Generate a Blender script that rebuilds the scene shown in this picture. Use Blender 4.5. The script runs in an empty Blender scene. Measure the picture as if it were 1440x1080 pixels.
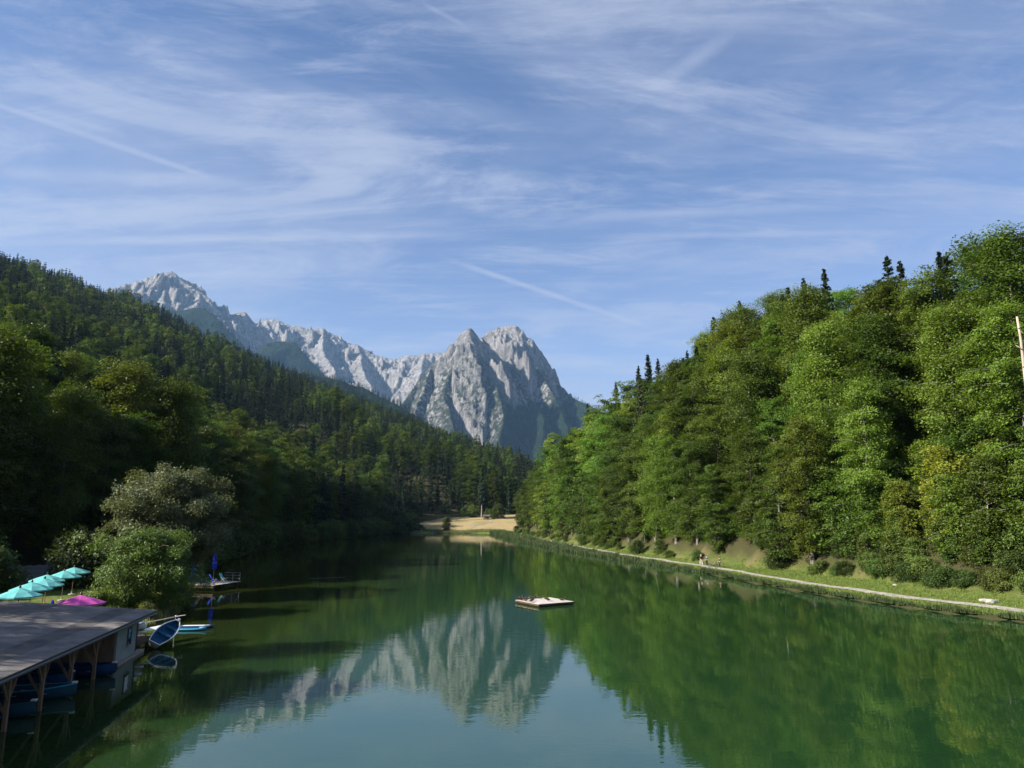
import bpy, math, random
import numpy as np
from mathutils import Vector, Matrix

# ------------------------------------------------------------------ camera, world, sun, exposure
scene = bpy.context.scene
COL = scene.collection
PITCH = 10.4
CAM_H = 9.0
CT, ST = math.cos(math.radians(PITCH)), math.sin(math.radians(PITCH))

cam_data = bpy.data.cameras.new("camera")
cam = bpy.data.objects.new("camera", cam_data)
COL.objects.link(cam)
cam.location = (0, 0, CAM_H)
cam.rotation_euler = (math.radians(90 + PITCH), 0, 0)
cam_data.sensor_width = 36.0
cam_data.lens = 25.0
cam_data.clip_start = 0.5
cam_data.clip_end = 60000
scene.camera = cam

SUN_EL = 32.0
SUN_AZ = math.degrees(math.atan2(-0.94, -0.34))      # from +Y towards +X: behind the camera's left shoulder
SKY_STRENGTH = 0.053
SUN_STRENGTH = 5.0
HAZE_DENSITY = 3.0e-5

scene.view_settings.view_transform = 'Standard'
scene.view_settings.look = 'None'
scene.view_settings.gamma = 1.0
scene.view_settings.use_curve_mapping = False
scene.view_settings.exposure = 1.32
scene.cycles.max_bounces = 6
scene.cycles.diffuse_bounces = 2
scene.cycles.glossy_bounces = 3
scene.cycles.transmission_bounces = 4
scene.cycles.volume_bounces = 0
scene.cycles.transparent_max_bounces = 4
scene.cycles.use_denoising = True
scene.cycles.sample_clamp_indirect = 6.0
scene.cycles.caustics_reflective = False
scene.cycles.caustics_refractive = False


class NT:
    """short-hand for building node trees"""
    def __init__(self, tree):
        self.t = tree
        self.n = tree.nodes
        self.l = tree.links

    def add(self, kind, ins=None, **props):
        nd = self.n.new(kind)
        for k, v in props.items():
            setattr(nd, k, v)
        if ins:
            for k, v in ins.items():
                self.put(nd.inputs[k], v)
        return nd

    def put(self, sock, v):
        if isinstance(v, bpy.types.NodeSocket):
            self.l.new(v, sock)
        elif isinstance(v, bpy.types.Node):
            self.l.new(v.outputs[0], sock)
        else:
            if sock.type == 'RGBA' and len(v) == 3:
                v = (*v, 1)
            sock.default_value = v

    def math(self, op, a, b=0.0, c=None, clamp=False):
        nd = self.n.new('ShaderNodeMath')
        nd.operation = op
        nd.use_clamp = clamp
        self.put(nd.inputs[0], a)
        self.put(nd.inputs[1], b)
        if c is not None:
            self.put(nd.inputs[2], c)
        return nd.outputs[0]

    def vmath(self, op, a, b=(0, 0, 0), out=0):
        nd = self.n.new('ShaderNodeVectorMath')
        nd.operation = op
        self.put(nd.inputs[0], a)
        self.put(nd.inputs[1], b)
        return nd.outputs[out]

    def ss(self, v, lo, hi, a=0.0, b=1.0):
        nd = self.n.new('ShaderNodeMapRange')
        nd.interpolation_type = 'SMOOTHSTEP'
        self.put(nd.inputs[0], v)
        self.put(nd.inputs[1], lo)
        self.put(nd.inputs[2], hi)
        self.put(nd.inputs[3], a)
        self.put(nd.inputs[4], b)
        return nd.outputs[0]

    def mix(self, f, a, b, mode='MIX'):
        nd = self.n.new('ShaderNodeMix')
        nd.data_type = 'RGBA'
        nd.blend_type = mode
        self.put(nd.inputs[0], f)
        self.put(nd.inputs[6], a)
        self.put(nd.inputs[7], b)
        return nd.outputs[2]

    def noise(self, vec, scale, detail=4.0, rough=0.55, dist=0.0, out=0):
        nd = self.n.new('ShaderNodeTexNoise')
        if vec is not None:
            self.put(nd.inputs['Vector'], vec)
        nd.inputs['Scale'].default_value = scale
        nd.inputs['Detail'].default_value = detail
        nd.inputs['Roughness'].default_value = rough
        nd.inputs['Distortion'].default_value = dist
        return nd.outputs[out]


def pix_dir(px, py):
    """direction through a point of the 1440 x 1080 photograph, forward component = 1 along Y"""
    x = (px - 720) / 1000.0
    y = (540 - py) / 1000.0
    return np.array([x, CT - y * ST, ST + y * CT])


def at(px, py, Y):
    d = pix_dir(px, py)
    t = Y / d[1]
    return np.array([d[0] * t, Y, CAM_H + d[2] * t])


def on_z(px, py, z=0.0):
    d = pix_dir(px, py)
    t = (z - CAM_H) / d[2]
    return np.array([d[0] * t, d[1] * t, z])


def project(x, y, z):
    """pixel position in the 1440 x 1080 photograph (arrays)"""
    dz = z - CAM_H
    f = y * CT + dz * ST
    u = -y * ST + dz * CT
    f = np.where(f < 0.5, 0.5, f)
    return 720 + 1000 * x / f, 540 - 1000 * u / f, f


# ---- world: clear summer sky with thin cirrus and old contrails
world = bpy.data.worlds.new("World")
scene.world = world
world.use_nodes = True
wt = NT(world.node_tree)
wt.n.clear()
w_out = wt.add('ShaderNodeOutputWorld')
bg = wt.add('ShaderNodeBackground')
bg.inputs['Strength'].default_value = SKY_STRENGTH
wt.l.new(bg.outputs[0], w_out.inputs[0])
sky = wt.add('ShaderNodeTexSky')
sky.sky_type = 'NISHITA'
sky.sun_disc = False
sky.sun_elevation = math.radians(SUN_EL)
sky.sun_rotation = math.radians(SUN_AZ)
sky.altitude = 800
sky.air_density = 1.0
sky.dust_density = 0.6
sky.ozone_density = 3.0
geo = wt.add('ShaderNodeTexCoord')
dirv = geo.outputs['Generated']
sep = wt.add('ShaderNodeSeparateXYZ', {0: dirv})
zc = wt.math('ADD', wt.math('MAXIMUM', sep.outputs[2], 0.0), 0.13)
plane = wt.add('ShaderNodeCombineXYZ', {0: wt.math('DIVIDE', sep.outputs[0], zc), 1: wt.math('DIVIDE', sep.outputs[1], zc)}).outputs[0]


def stretched(rot, sx, sy, off=(0, 0, 0)):
    return wt.add('ShaderNodeMapping', {'Vector': plane, 'Rotation': (0, 0, math.radians(rot)), 'Scale': (sx, sy, 1), 'Location': off}).outputs[0]


veil = wt.noise(stretched(25, 0.75, 1.0, (3.1, 1.7, 0)), 1.0, 8, 0.62, 0.9)
wisp = wt.noise(stretched(-34, 0.7, 1.7, (7.4, 2.2, 0)), 1.4, 11, 0.68, 1.5)
fibre = wt.noise(stretched(38, 0.8, 3.2, (1.4, 9.2, 0)), 2.4, 10, 0.72, 1.2)
band = wt.noise(stretched(4, 0.22, 1.5, (5.4, 3.2, 0)), 1.6, 6, 0.6, 0.3)
f1 = wt.math('MULTIPLY', wt.ss(veil, 0.38, 0.68), 0.42)
f2 = wt.math('MULTIPLY', wt.math('MULTIPLY', wt.ss(wisp, 0.44, 0.72), wt.ss(veil, 0.32, 0.60)), 1.15)
f3 = wt.math('MULTIPLY', wt.math('MULTIPLY', wt.ss(fibre, 0.44, 0.72), wt.ss(wisp, 0.34, 0.56)), 0.62)
f4 = wt.math('MULTIPLY', wt.ss(band, 0.48, 0.74), 0.38)
cl = wt.math('ADD', wt.math('ADD', f1, f2), wt.math('ADD', f3, f4))
# a thin milky layer thickens towards the horizon because one looks through more of it
low = wt.math('POWER', wt.math('SUBTRACT', 1.0, wt.math('MAXIMUM', sep.outputs[2], 0.0)), 4.0)
cl = wt.math('ADD', cl, wt.math('MULTIPLY', low, 1.05))


def contrail(p0, p1, width, strength, fade):
    """a straight vapour trail: part of a great circle between two directions of the sky"""
    a = Vector(pix_dir(*p0)).normalized()
    b = Vector(pix_dir(*p1)).normalized()
    n = a.cross(b).normalized()
    along = n.cross(a).normalized()
    span = math.atan2(b.dot(along), b.dot(a))
    dist = wt.math('ABSOLUTE', wt.vmath('DOT_PRODUCT', dirv, tuple(n), out=1))
    wob = wt.noise(plane, 9.0, 3, 0.6)
    wid = wt.math('MULTIPLY', wt.math('ADD', 0.55, wob), width)
    line = wt.ss(wt.math('DIVIDE', dist, wid), 1.25, 0.0)
    ang = wt.math('ARCTAN2', wt.vmath('DOT_PRODUCT', dirv, tuple(along), out=1), wt.vmath('DOT_PRODUCT', dirv, tuple(a), out=1))
    m = wt.math('MULTIPLY', wt.ss(ang, -fade * span, fade * span), wt.ss(ang, span * (1 + fade), span * (1 - fade)))
    brk = wt.ss(wt.noise(plane, 3.0, 5, 0.65), 0.30, 0.62, 0.35, 1.0)
    return wt.math('MULTIPLY', wt.math('MULTIPLY', line, m), wt.math('MULTIPLY', brk, strength * 2.3))


for c in (((-40, 135), (285, 246), 0.0042, 0.34, 0.08), ((640, 368), (905, 458), 0.0042, 0.30, 0.12),
          ((-60, 343), (640, 330), 0.0060, 0.26, 0.18), ((600, 8), (650, 34), 0.0034, 0.24, 0.2),
          ((830, 305), (1120, 292), 0.0085, 0.26, 0.3), ((-40, 240), (330, 256), 0.0100, 0.30, 0.2),
          ((900, 135), (1010, 62), 0.0110, 0.22, 0.3), ((880, 332), (1300, 326), 0.0050, 0.18, 0.3)):
    cl = wt.math('ADD', cl, contrail(*c))
cl = wt.math('MULTIPLY', wt.math('SUBTRACT', 1.0, wt.math('EXPONENT', wt.math('MULTIPLY', cl, -1.05))), 0.98)
tint = wt.mix(1.0, sky.outputs[0], (0.88, 0.98, 1.20, 1), 'MULTIPLY')
cloud_col = wt.add('ShaderNodeRGB')
cloud_col.outputs[0].default_value = (4.0, 4.45, 5.7, 1)
wt.l.new(wt.mix(cl, tint, cloud_col.outputs[0]), bg.inputs['Color'])

# ---- sun
sun_data = bpy.data.lights.new("sun", 'SUN')
sun_data.energy = SUN_STRENGTH
sun_data.angle = math.radians(0.5)
sun_data.color = (1.0, 0.93, 0.82)
sun_obj = bpy.data.objects.new("sun", sun_data)
COL.objects.link(sun_obj)
SUN_DIR = Vector((math.sin(math.radians(SUN_AZ)) * math.cos(math.radians(SUN_EL)),
                  math.cos(math.radians(SUN_AZ)) * math.cos(math.radians(SUN_EL)), math.sin(math.radians(SUN_EL))))
sun_obj.rotation_euler = SUN_DIR.to_track_quat('Z', 'Y').to_euler()
sun_obj.location = (-60, -60, 200)

# ------------------------------------------------------------------ helpers


def link(o, parent=None):
    COL.objects.link(o)
    if parent is not None:
        o.parent = parent
    return o


def tag(o, label=None, cat=None, group=None, kind=None):
    if label: o['label'] = label
    if cat: o['category'] = cat
    if group: o['group'] = group
    if kind: o['kind'] = kind
    return o


def thing(name, label, cat, loc=(0, 0, 0), rz=0.0, group=None):
    o = bpy.data.objects.new(name, None)
    o.empty_display_size = 0.3
    link(o)
    o.location = tuple(float(v) for v in loc)
    o.rotation_euler = (0, 0, rz)
    return tag(o, label, cat, group)


def copy_tree(src, loc, rz, label, group=None, scale=None):
    """a copy of a thing with copies of its parts and sub-parts, mesh data shared"""
    r = src.copy(); COL.objects.link(r)
    r.location = tuple(float(v) for v in loc); r.rotation_euler = (0, 0, rz)
    r['label'] = label
    if group: r['group'] = group
    if scale is not None:
        r.scale = (scale,) * 3 if not isinstance(scale, tuple) else scale
    for ch in list(src.children):
        c = ch.copy(); COL.objects.link(c); c.parent = r
        for g in list(ch.children):
            k = g.copy(); COL.objects.link(k); k.parent = c
    return r


def np_mesh(name, verts, quads=None, tris=None, mat_q=None, mat_t=None, attrs=None, smooth=False):
    me = bpy.data.meshes.new(name)
    verts = np.asarray(verts, dtype=np.float32)
    quads = np.zeros((0, 4), np.int32) if quads is None else np.asarray(quads, np.int32).reshape(-1, 4)
    tris = np.zeros((0, 3), np.int32) if tris is None else np.asarray(tris, np.int32).reshape(-1, 3)
    nq, nt_ = len(quads), len(tris)
    me.vertices.add(len(verts))
    me.vertices.foreach_set('co', verts.ravel())
    me.loops.add(nq * 4 + nt_ * 3)
    me.loops.foreach_set('vertex_index', np.concatenate([quads.ravel(), tris.ravel()]).astype(np.int32))
    me.polygons.add(nq + nt_)
    starts = np.concatenate([np.arange(nq) * 4, nq * 4 + np.arange(nt_) * 3]).astype(np.int32)
    me.polygons.foreach_set('loop_start', starts)
    if mat_q is not None or mat_t is not None:
        mq = np.zeros(nq, np.int32) if mat_q is None else np.broadcast_to(np.asarray(mat_q, np.int32), (nq,))
        mt = np.zeros(nt_, np.int32) if mat_t is None else np.broadcast_to(np.asarray(mat_t, np.int32), (nt_,))
        me.polygons.foreach_set('material_index', np.concatenate([mq, mt]).astype(np.int32))
    if smooth:
        me.polygons.foreach_set('use_smooth', np.ones(nq + nt_, bool))
    for k, v in (attrs or {}).items():
        a = me.attributes.new(k, 'FLOAT', 'POINT')
        a.data.foreach_set('value', np.asarray(v, np.float32))
    me.update(calc_edges=True)
    me.validate()
    return me


class MB:
    """collects simple shapes and links them as ONE mesh object"""
    def __init__(self):
        self.v = []; self.f = []; self.m = []; self.n = 0

    def poly(self, pts, faces, m=0):
        self.v += [tuple(float(c) for c in p) for p in pts]
        self.f += [tuple(i + self.n for i in f) for f in faces]
        self.m += [m] * len(faces)
        self.n += len(pts)
        return self

    def box(self, c, s, rz=0.0, m=0, rot=None):
        hx, hy, hz = s[0] / 2, s[1] / 2, s[2] / 2
        R = rot if rot is not None else Matrix.Rotation(rz, 3, 'Z')
        pts = [Vector(c) + R @ Vector((sx * hx, sy * hy, sz * hz)) for sz in (-1, 1) for sx, sy in ((-1, -1), (1, -1), (1, 1), (-1, 1))]
        return self.poly(pts, [(3, 2, 1, 0), (4, 5, 6, 7), (0, 1, 5, 4), (1, 2, 6, 5), (2, 3, 7, 6), (3, 0, 4, 7)], m)

    def beam(self, a, b, w, h=None, m=0):
        a, b = Vector(a), Vector(b)
        d = b - a
        q = d.to_track_quat('X', 'Z').to_matrix()
        return self.box((a + b) / 2, (d.length, w, h or w), rot=q, m=m)

    def tube(self, pts, radii, k=8, m=0, cap=True):
        pts = [Vector(p) for p in pts]
        if not hasattr(radii, '__len__'):
            radii = [radii] * len(pts)
        ring = []
        for i, p in enumerate(pts):
            d = (pts[min(i + 1, len(pts) - 1)] - pts[max(i - 1, 0)]).normalized()
            up = Vector((0, 0, 1)) if abs(d.z) < 0.9 else Vector((1, 0, 0))
            x = d.cross(up).normalized(); y = d.cross(x).normalized()
            ring += [p + (x * math.cos(2 * math.pi * j / k) + y * math.sin(2 * math.pi * j / k)) * radii[i] for j in range(k)]
        fs = [(i * k + j, i * k + (j + 1) % k, (i + 1) * k + (j + 1) % k, (i + 1) * k + j) for i in range(len(pts) - 1) for j in range(k)]
        if cap:
            fs += [tuple(range(k))[::-1], tuple(range((len(pts) - 1) * k, len(pts) * k))]
        return self.poly(ring, fs, m)

    def lathe(self, prof, k=16, c=(0, 0, 0), m=0, sx=1.0, sy=1.0):
        pts = []
        for r, z in prof:
            pts += [(c[0] + r * sx * math.cos(2 * math.pi * j / k), c[1] + r * sy * math.sin(2 * math.pi * j / k), c[2] + z) for j in range(k)]
        fs = [(i * k + j, i * k + (j + 1) % k, (i + 1) * k + (j + 1) % k, (i + 1) * k + j) for i in range(len(prof) - 1) for j in range(k)]
        fs += [tuple(range(k))[::-1], tuple(range((len(prof) - 1) * k, len(prof) * k))]
        return self.poly(pts, fs, m)

    def build(self, name, mats, parent=None, smooth=False, bevel=0.0):
        me = bpy.data.meshes.new(name)
        me.from_pydata(self.v, [], self.f)
        for m in (mats if isinstance(mats, (list, tuple)) else [mats]):
            me.materials.append(m)
        me.polygons.foreach_set('material_index', self.m)
        if smooth:
            me.polygons.foreach_set('use_smooth', [True] * len(self.f))
        me.update()
        o = link(bpy.data.objects.new(name, me), parent)
        if bevel:
            b = o.modifiers.new('edge', 'BEVEL'); b.width = bevel; b.segments = 1; b.limit_method = 'ANGLE'
        return o


# ---- numpy gradient noise
_perm = np.random.RandomState(7).permutation(4096).astype(np.int64)
_grad = np.stack([np.cos(np.arange(4096) * 2.399963), np.sin(np.arange(4096) * 2.399963)], 1)


def pnoise(x, y, seed=0):
    xi = np.floor(x).astype(np.int64); yi = np.floor(y).astype(np.int64)
    fx = x - xi; fy = y - yi
    u = fx * fx * fx * (fx * (fx * 6 - 15) + 10); v = fy * fy * fy * (fy * (fy * 6 - 15) + 10)

    def g(ix, iy, dx, dy):
        h = _perm[(_perm[(ix + seed * 131) & 4095] + iy) & 4095]
        gr = _grad[h]
        return gr[..., 0] * dx + gr[..., 1] * dy
    a = g(xi, yi, fx, fy); b = g(xi + 1, yi, fx - 1, fy); c = g(xi, yi + 1, fx, fy - 1); d = g(xi + 1, yi + 1, fx - 1, fy - 1)
    return (a + u * (b - a)) * (1 - v) + (c + u * (d - c)) * v


def fbm(x, y, o=5, seed=0, gain=0.5):
    s = 0; a = 1.0
    for i in range(o):
        s = s + a * pnoise(x * 2 ** i + 17.3 * i, y * 2 ** i - 9.1 * i, seed + i); a *= gain
    return s


def ridged(x, y, o=6, seed=0, gain=0.55):
    s = 0; a = 1.0; w = 1.0
    for i in range(o):
        n = 1 - np.abs(pnoise(x * 2 ** i + 5.7 * i, y * 2 ** i + 3.3 * i, seed + i)) * 1.9
        n = np.clip(n, 0, 1) ** 2
        s = s + a * n * w; w = np.clip(n * 1.6, 0.15, 1); a *= gain
    return s


def seg_dist(px, py, poly):
    """distance to a polyline, position along it and the side (positive: to its right)"""
    poly = np.asarray(poly, float)
    best = np.full(px.shape, 1e18); S = np.zeros(px.shape); side = np.zeros(px.shape); L = 0.0
    for i in range(len(poly) - 1):
        a, b = poly[i, :2], poly[i + 1, :2]
        d = b - a; l2 = d @ d; l = math.sqrt(l2)
        t = np.clip(((px - a[0]) * d[0] + (py - a[1]) * d[1]) / l2, 0, 1)
        qx = a[0] + t * d[0]; qy = a[1] + t * d[1]
        dd = (px - qx) ** 2 + (py - qy) ** 2
        m = dd < best
        best = np.where(m, dd, best); S = np.where(m, i + t, S)
        cr = (px - a[0]) * d[1] - (py - a[1]) * d[0]
        side = np.where(m, cr, side); L += l
    return np.sqrt(best), S, np.sign(side)


def along(poly, S, k):
    poly = np.asarray(poly, float)
    return np.interp(S, np.arange(len(poly)), poly[:, k])


def inside_poly(px, py, poly):
    poly = np.asarray(poly, float)
    r = np.zeros(px.shape, bool)
    j = len(poly) - 1
    for i in range(len(poly)):
        xi, yi = poly[i, :2]; xj, yj = poly[j, :2]
        if yi != yj:
            r ^= ((yi > py) != (yj > py)) & (px < (xj - xi) * (py - yi) / (yj - yi) + xi)
        j = i
    return r


def sstep(x, a, b):
    t = np.clip((x - a) / (b - a), 0, 1)
    return t * t * (3 - 2 * t)


# ------------------------------------------------------------------ materials
MATS = {}


def mat(name, color, rough=0.7, spec=0.3, metal=0.0, var=0.0, vscale=6.0, bump=0.0, bscale=20.0, color2=None, stretch=None):
    m = bpy.data.materials.new(name); m.use_nodes = True
    nt = NT(m.node_tree)
    b = nt.n['Principled BSDF']
    b.inputs['Roughness'].default_value = rough
    b.inputs['Specular IOR Level'].default_value = spec
    b.inputs['Metallic'].default_value = metal
    tc = nt.add('ShaderNodeTexCoord').outputs['Object']
    if stretch:
        tc = nt.add('ShaderNodeMapping', {'Vector': tc, 'Scale': stretch}).outputs[0]
    if var > 0 or color2:
        n = nt.noise(tc, vscale, 5, 0.6)
        c2 = color2 or tuple(c * (1 - var) for c in color)
        nt.put(b.inputs['Base Color'], nt.mix(nt.ss(n, 0.35, 0.65), (*color, 1), (*c2, 1)))
    else:
        b.inputs['Base Color'].default_value = (*color, 1)
    if bump:
        bn = nt.add('ShaderNodeBump', {'Strength': bump, 'Distance': 0.02, 'Height': nt.noise(tc, bscale, 4)})
        nt.put(b.inputs['Normal'], bn.outputs[0])
    MATS[name] = m
    return m


def leaf_mat(name, dark, light, warm, trans=0.35, rough=0.5, spec=0.25):
    """foliage: every leaf has its own tint, every tree its own tone"""
    m = bpy.data.materials.new(name); m.use_nodes = True
    nt = NT(m.node_tree); nt.n.clear()
    out = nt.add('ShaderNodeOutputMaterial')
    at_ = nt.add('ShaderNodeAttribute', attribute_name='tint')
    oi = nt.add('ShaderNodeObjectInfo')
    c = nt.mix(at_.outputs['Fac'], (*dark, 1), (*light, 1))
    tone = nt.add('ShaderNodeSeparateColor', {0: oi.outputs['Color']})
    c = nt.mix(nt.math('MULTIPLY', nt.math('SUBTRACT', 1.0, tone.outputs[0]), 1.0), c, (*warm, 1))
    v = nt.ss(oi.outputs['Random'], 0.0, 1.0, 0.64, 1.28)
    hsv = nt.add('ShaderNodeHueSaturation', {'Hue': nt.ss(nt.math('FRACT', nt.math('MULTIPLY', oi.outputs['Random'], 7.31)), 0, 1, 0.478, 0.512), 'Value': v, 'Color': c})
    hsv = nt.add('ShaderNodeHueSaturation', {'Value': nt.math('MULTIPLY', tone.outputs[1], 1.0), 'Color': hsv.outputs[0]})
    p = nt.add('ShaderNodeBsdfPrincipled', {'Base Color': hsv.outputs[0], 'Roughness': rough, 'Specular IOR Level': spec})
    tcol = nt.mix(1.0, hsv.outputs[0], (1.25, 1.15, 0.55, 1), 'MULTIPLY')
    tr = nt.add('ShaderNodeBsdfTranslucent', {'Color': tcol})
    ms = nt.add('ShaderNodeMixShader', {0: trans, 1: p.outputs[0], 2: tr.outputs[0]})
    nt.l.new(ms.outputs[0], out.inputs[0])
    MATS[name] = m
    return m


M_BEECH = leaf_mat('beech_leaves', (0.058, 0.112, 0.014), (0.125, 0.205, 0.033), (0.165, 0.205, 0.024), 0.40)
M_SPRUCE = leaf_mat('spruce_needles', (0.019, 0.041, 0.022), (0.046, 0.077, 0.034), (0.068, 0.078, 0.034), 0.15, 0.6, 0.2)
M_WILLOW = leaf_mat('willow_leaves', (0.105, 0.138, 0.062), (0.165, 0.205, 0.100), (0.12, 0.19, 0.030), 0.32, 0.5, 0.3)
M_SHRUB = leaf_mat('shrub_leaves', (0.044, 0.088, 0.016), (0.100, 0.160, 0.036), (0.120, 0.120, 0.030))
M_GRASS = leaf_mat('grass_blades', (0.095, 0.155, 0.028), (0.195, 0.230, 0.055), (0.23, 0.19, 0.09), 0.3, 0.6, 0.2)
M_REED = leaf_mat('reed_blades', (0.070, 0.115, 0.040), (0.150, 0.205, 0.085), (0.20, 0.17, 0.08), 0.3, 0.55, 0.25)
M_BARK = mat('bark', (0.12, 0.095, 0.07), 0.9, 0.1, var=0.5, vscale=3, bump=0.6, bscale=9, stretch=(1, 1, 0.25))
M_PALEBARK = mat('pale_bark', (0.34, 0.31, 0.26), 0.85, 0.15, var=0.35, vscale=2, bump=0.4, bscale=8, stretch=(1, 1, 0.3))
M_BEECHBARK = mat('grey_beech_bark', (0.20, 0.185, 0.16), 0.85, 0.15, var=0.4, vscale=2, bump=0.4, bscale=8, stretch=(1, 1, 0.3))
M_DEADBARK = mat('dead_wood', (0.46, 0.38, 0.30), 0.85, 0.1, var=0.3, vscale=2, stretch=(1, 1, 0.2))
# ------------------------------------------------------------------ terrain and lake
RIGHT_BANK = [(53, -60), (50, 0), (46.5, 40)] + [tuple(float(v) for v in on_z(px, py)[:2]) for px, py in
              ((1440, 876), (1340, 864), (1250, 852), (1150, 836.5), (1060, 820.5), (1000, 808.5), (940, 798), (860, 785), (800, 773), (760, 764), (722, 755))] + [(-5.0, 352)]
FAR_SHORE = [(-5.0, 352), (-22, 357), (-38, 355), (-50, 342)]
LEFT_BANK = [(-50, 342), (-58, 322), (-63, 290), (-66, 240), (-65, 190), (-58, 150), (-49, 117), (-42, 97), (-38.5, 86), (-33.5, 76),
             (-30.5, 66), (-29.8, 58), (-31.5, 50), (-33, 30), (-34, -60)]
LAKE = RIGHT_BANK + FAR_SHORE[1:] + LEFT_BANK[1:]
RIGHT_HILL = RIGHT_BANK + [(2, 400), (40, 480), (160, 600), (500, 900), (1500, 1700)]
LEFT_BASE = [(-72, -150), (-67, 30), (-64, 75), (-61, 95), (-55, 117), (-63, 150), (-70, 190), (-71, 240), (-68, 290), (-65, 335), (-60, 385), (-40, 430), (8, 452),
             (60, 500), (200, 660), (600, 1100)]
RIDGE = [at(-420, 190, 640), at(-200, 285, 740), at(-20, 362, 880), at(60, 387, 960), at(180, 425, 1040), at(270, 466, 1090), at(400, 527, 1160),
         at(520, 577, 1230), at(600, 615, 1280), at(690, 664, 1330), at(760, 705, 1380)]
RIDGE[0:0] = [np.array([-760.0, -200.0, 330.0])]
RIDGE = [np.array([p[0], p[1], p[2] - 6]) for p in RIDGE]


def terrain_z(x, y):
    x = np.asarray(x, float); y = np.asarray(y, float)
    dl, _, _ = seg_dist(x, y, LAKE + [LAKE[0]])
    ins = inside_poly(x, y, LAKE)
    n1 = fbm(x / 60, y / 60, 4, 3); n2 = fbm(x / 9, y / 9, 3, 11)
    base = 0.25 + 0.55 * sstep(dl, 0, 7) + 0.15 * n2 * sstep(dl, 1, 6)
    mead = np.clip(y - 372, 0, 400)
    base = base + np.minimum(mead * 0.105, 12) * sstep(y, 352, 385)
    # slope beyond the lakeside path
    dr, sr, sd = seg_dist(x, y, RIGHT_HILL)
    dr = np.where(sd > 0, dr, -dr)
    foot = np.interp(y, [60, 110, 130, 300], [13.5, 9.6, 7.0, 6.5])
    cap = np.interp(y, [0, 70, 120, 150, 180, 220, 260, 310, 360, 430, 600], [11, 12, 24, 31, 38, 40, 36, 29, 20, 12, 20])
    up = np.clip(dr - foot, 0, 500)
    zr = 0.75 + cap * np.tanh(up * np.interp(y, [60, 150, 280], [0.95, 1.05, 1.15]) / cap) + 0.05 * up + (1.6 * n1 + 0.5 * n2) * sstep(up, 0, 14)
    zr = np.where(dr > 0, zr, -9)
    zr = np.where(dr < foot, base, zr)
    # wooded mountainside on the other shore
    db, _, sb = seg_dist(x, y, LEFT_BASE)
    db = np.where(sb < 0, db, 0)
    dg, sg, _ = seg_dist(x, y, RIDGE)
    H = along(RIDGE, sg, 2)
    t = db / (db + dg + 1e-6)
    zl = H * t ** 1.03 + 14 * n1 * sstep(db, 30, 160) + 1.0 * n2 * sstep(db, 2, 20)
    zl = zl * np.clip(1 - (y - 1500) / 2000, 0, 1)
    zl = np.where(db > 0, 0.8 + zl, -9)
    z = np.maximum(np.maximum(base, zr), zl)
    z = np.where(ins, -np.minimum(dl * 0.6, 2.5) - 0.06, z)
    return z


def axis(lo, f0, f1, hi, fine, mid, far):
    a = list(np.arange(f0, f1 + 1e-6, fine))
    st = fine; v = a[-1]
    while v < hi:
        st = min(st * 1.25, mid if v < far else 400); v += st; a.append(v)
    st = fine; v = a[0]; pre = []
    while v > lo:
        st = min(st * 1.25, mid if v > -far else 400); v -= st; pre.append(v)
    return np.array(pre[::-1] + a)


gx = axis(-9500, -110, 110, 9500, 1.6, 16, 1500)
gy = axis(-700, 20, 470, 9800, 1.8, 16, 1500)
GX, GY = np.meshgrid(gx, gy)
GZ = terrain_z(GX, GY)
nx, ny = len(gx), len(gy)
idx = np.arange(nx * ny).reshape(ny, nx)
quads = np.stack([idx[:-1, :-1], idx[:-1, 1:], idx[1:, 1:], idx[1:, :-1]], -1).reshape(-1, 4)
X, Y, Z = GX.ravel(), GY.ravel(), GZ.ravel()
dl_, _, _ = seg_dist(X, Y, LAKE + [LAKE[0]])
dr_, _, sd_ = seg_dist(X, Y, RIGHT_HILL)
dr_ = np.where(sd_ > 0, dr_, -dr_)
db_, _, sb_ = seg_dist(X, Y, LEFT_BASE)
foot_ = np.interp(Y, [60, 110, 130, 300], [13.5, 9.6, 7.0, 6.5])
forest = np.maximum(sstep(dr_, foot_ - 0.5, foot_ + 2.0), np.where(sb_ < 0, sstep(db_, -1, 4), 0))
forest = np.maximum(forest, ((X < -30) & (Y > 97) & (Y < 345)) * 1.0)
forest = np.maximum(forest, (1 - sstep(dl_, 0.9, 2.0)) * (X > -6) * (Y < 350))          # dark wet mud at the water's edge
meadow = sstep(Y, 362, 376) * (1 - forest)
soil = sstep(fbm(X / 4, Y / 4, 3, 21), 0.22, 0.55) * sstep(dr_, foot_ - 4.5, foot_ - 1.0) * (1 - sstep(dr_, foot_ + 0.5, foot_ + 3.5))
soil = soil * np.where(Y < 92, 0.4, 0.6)
me = np_mesh('ground', np.stack([X, Y, Z], 1), quads, attrs={'forest': forest, 'meadow': meadow, 'soil': soil}, smooth=True)
ground = link(bpy.data.objects.new('ground', me))
tag(ground, 'grassy lake shore and forest floor rising into wooded slopes', kind='structure')

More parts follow.
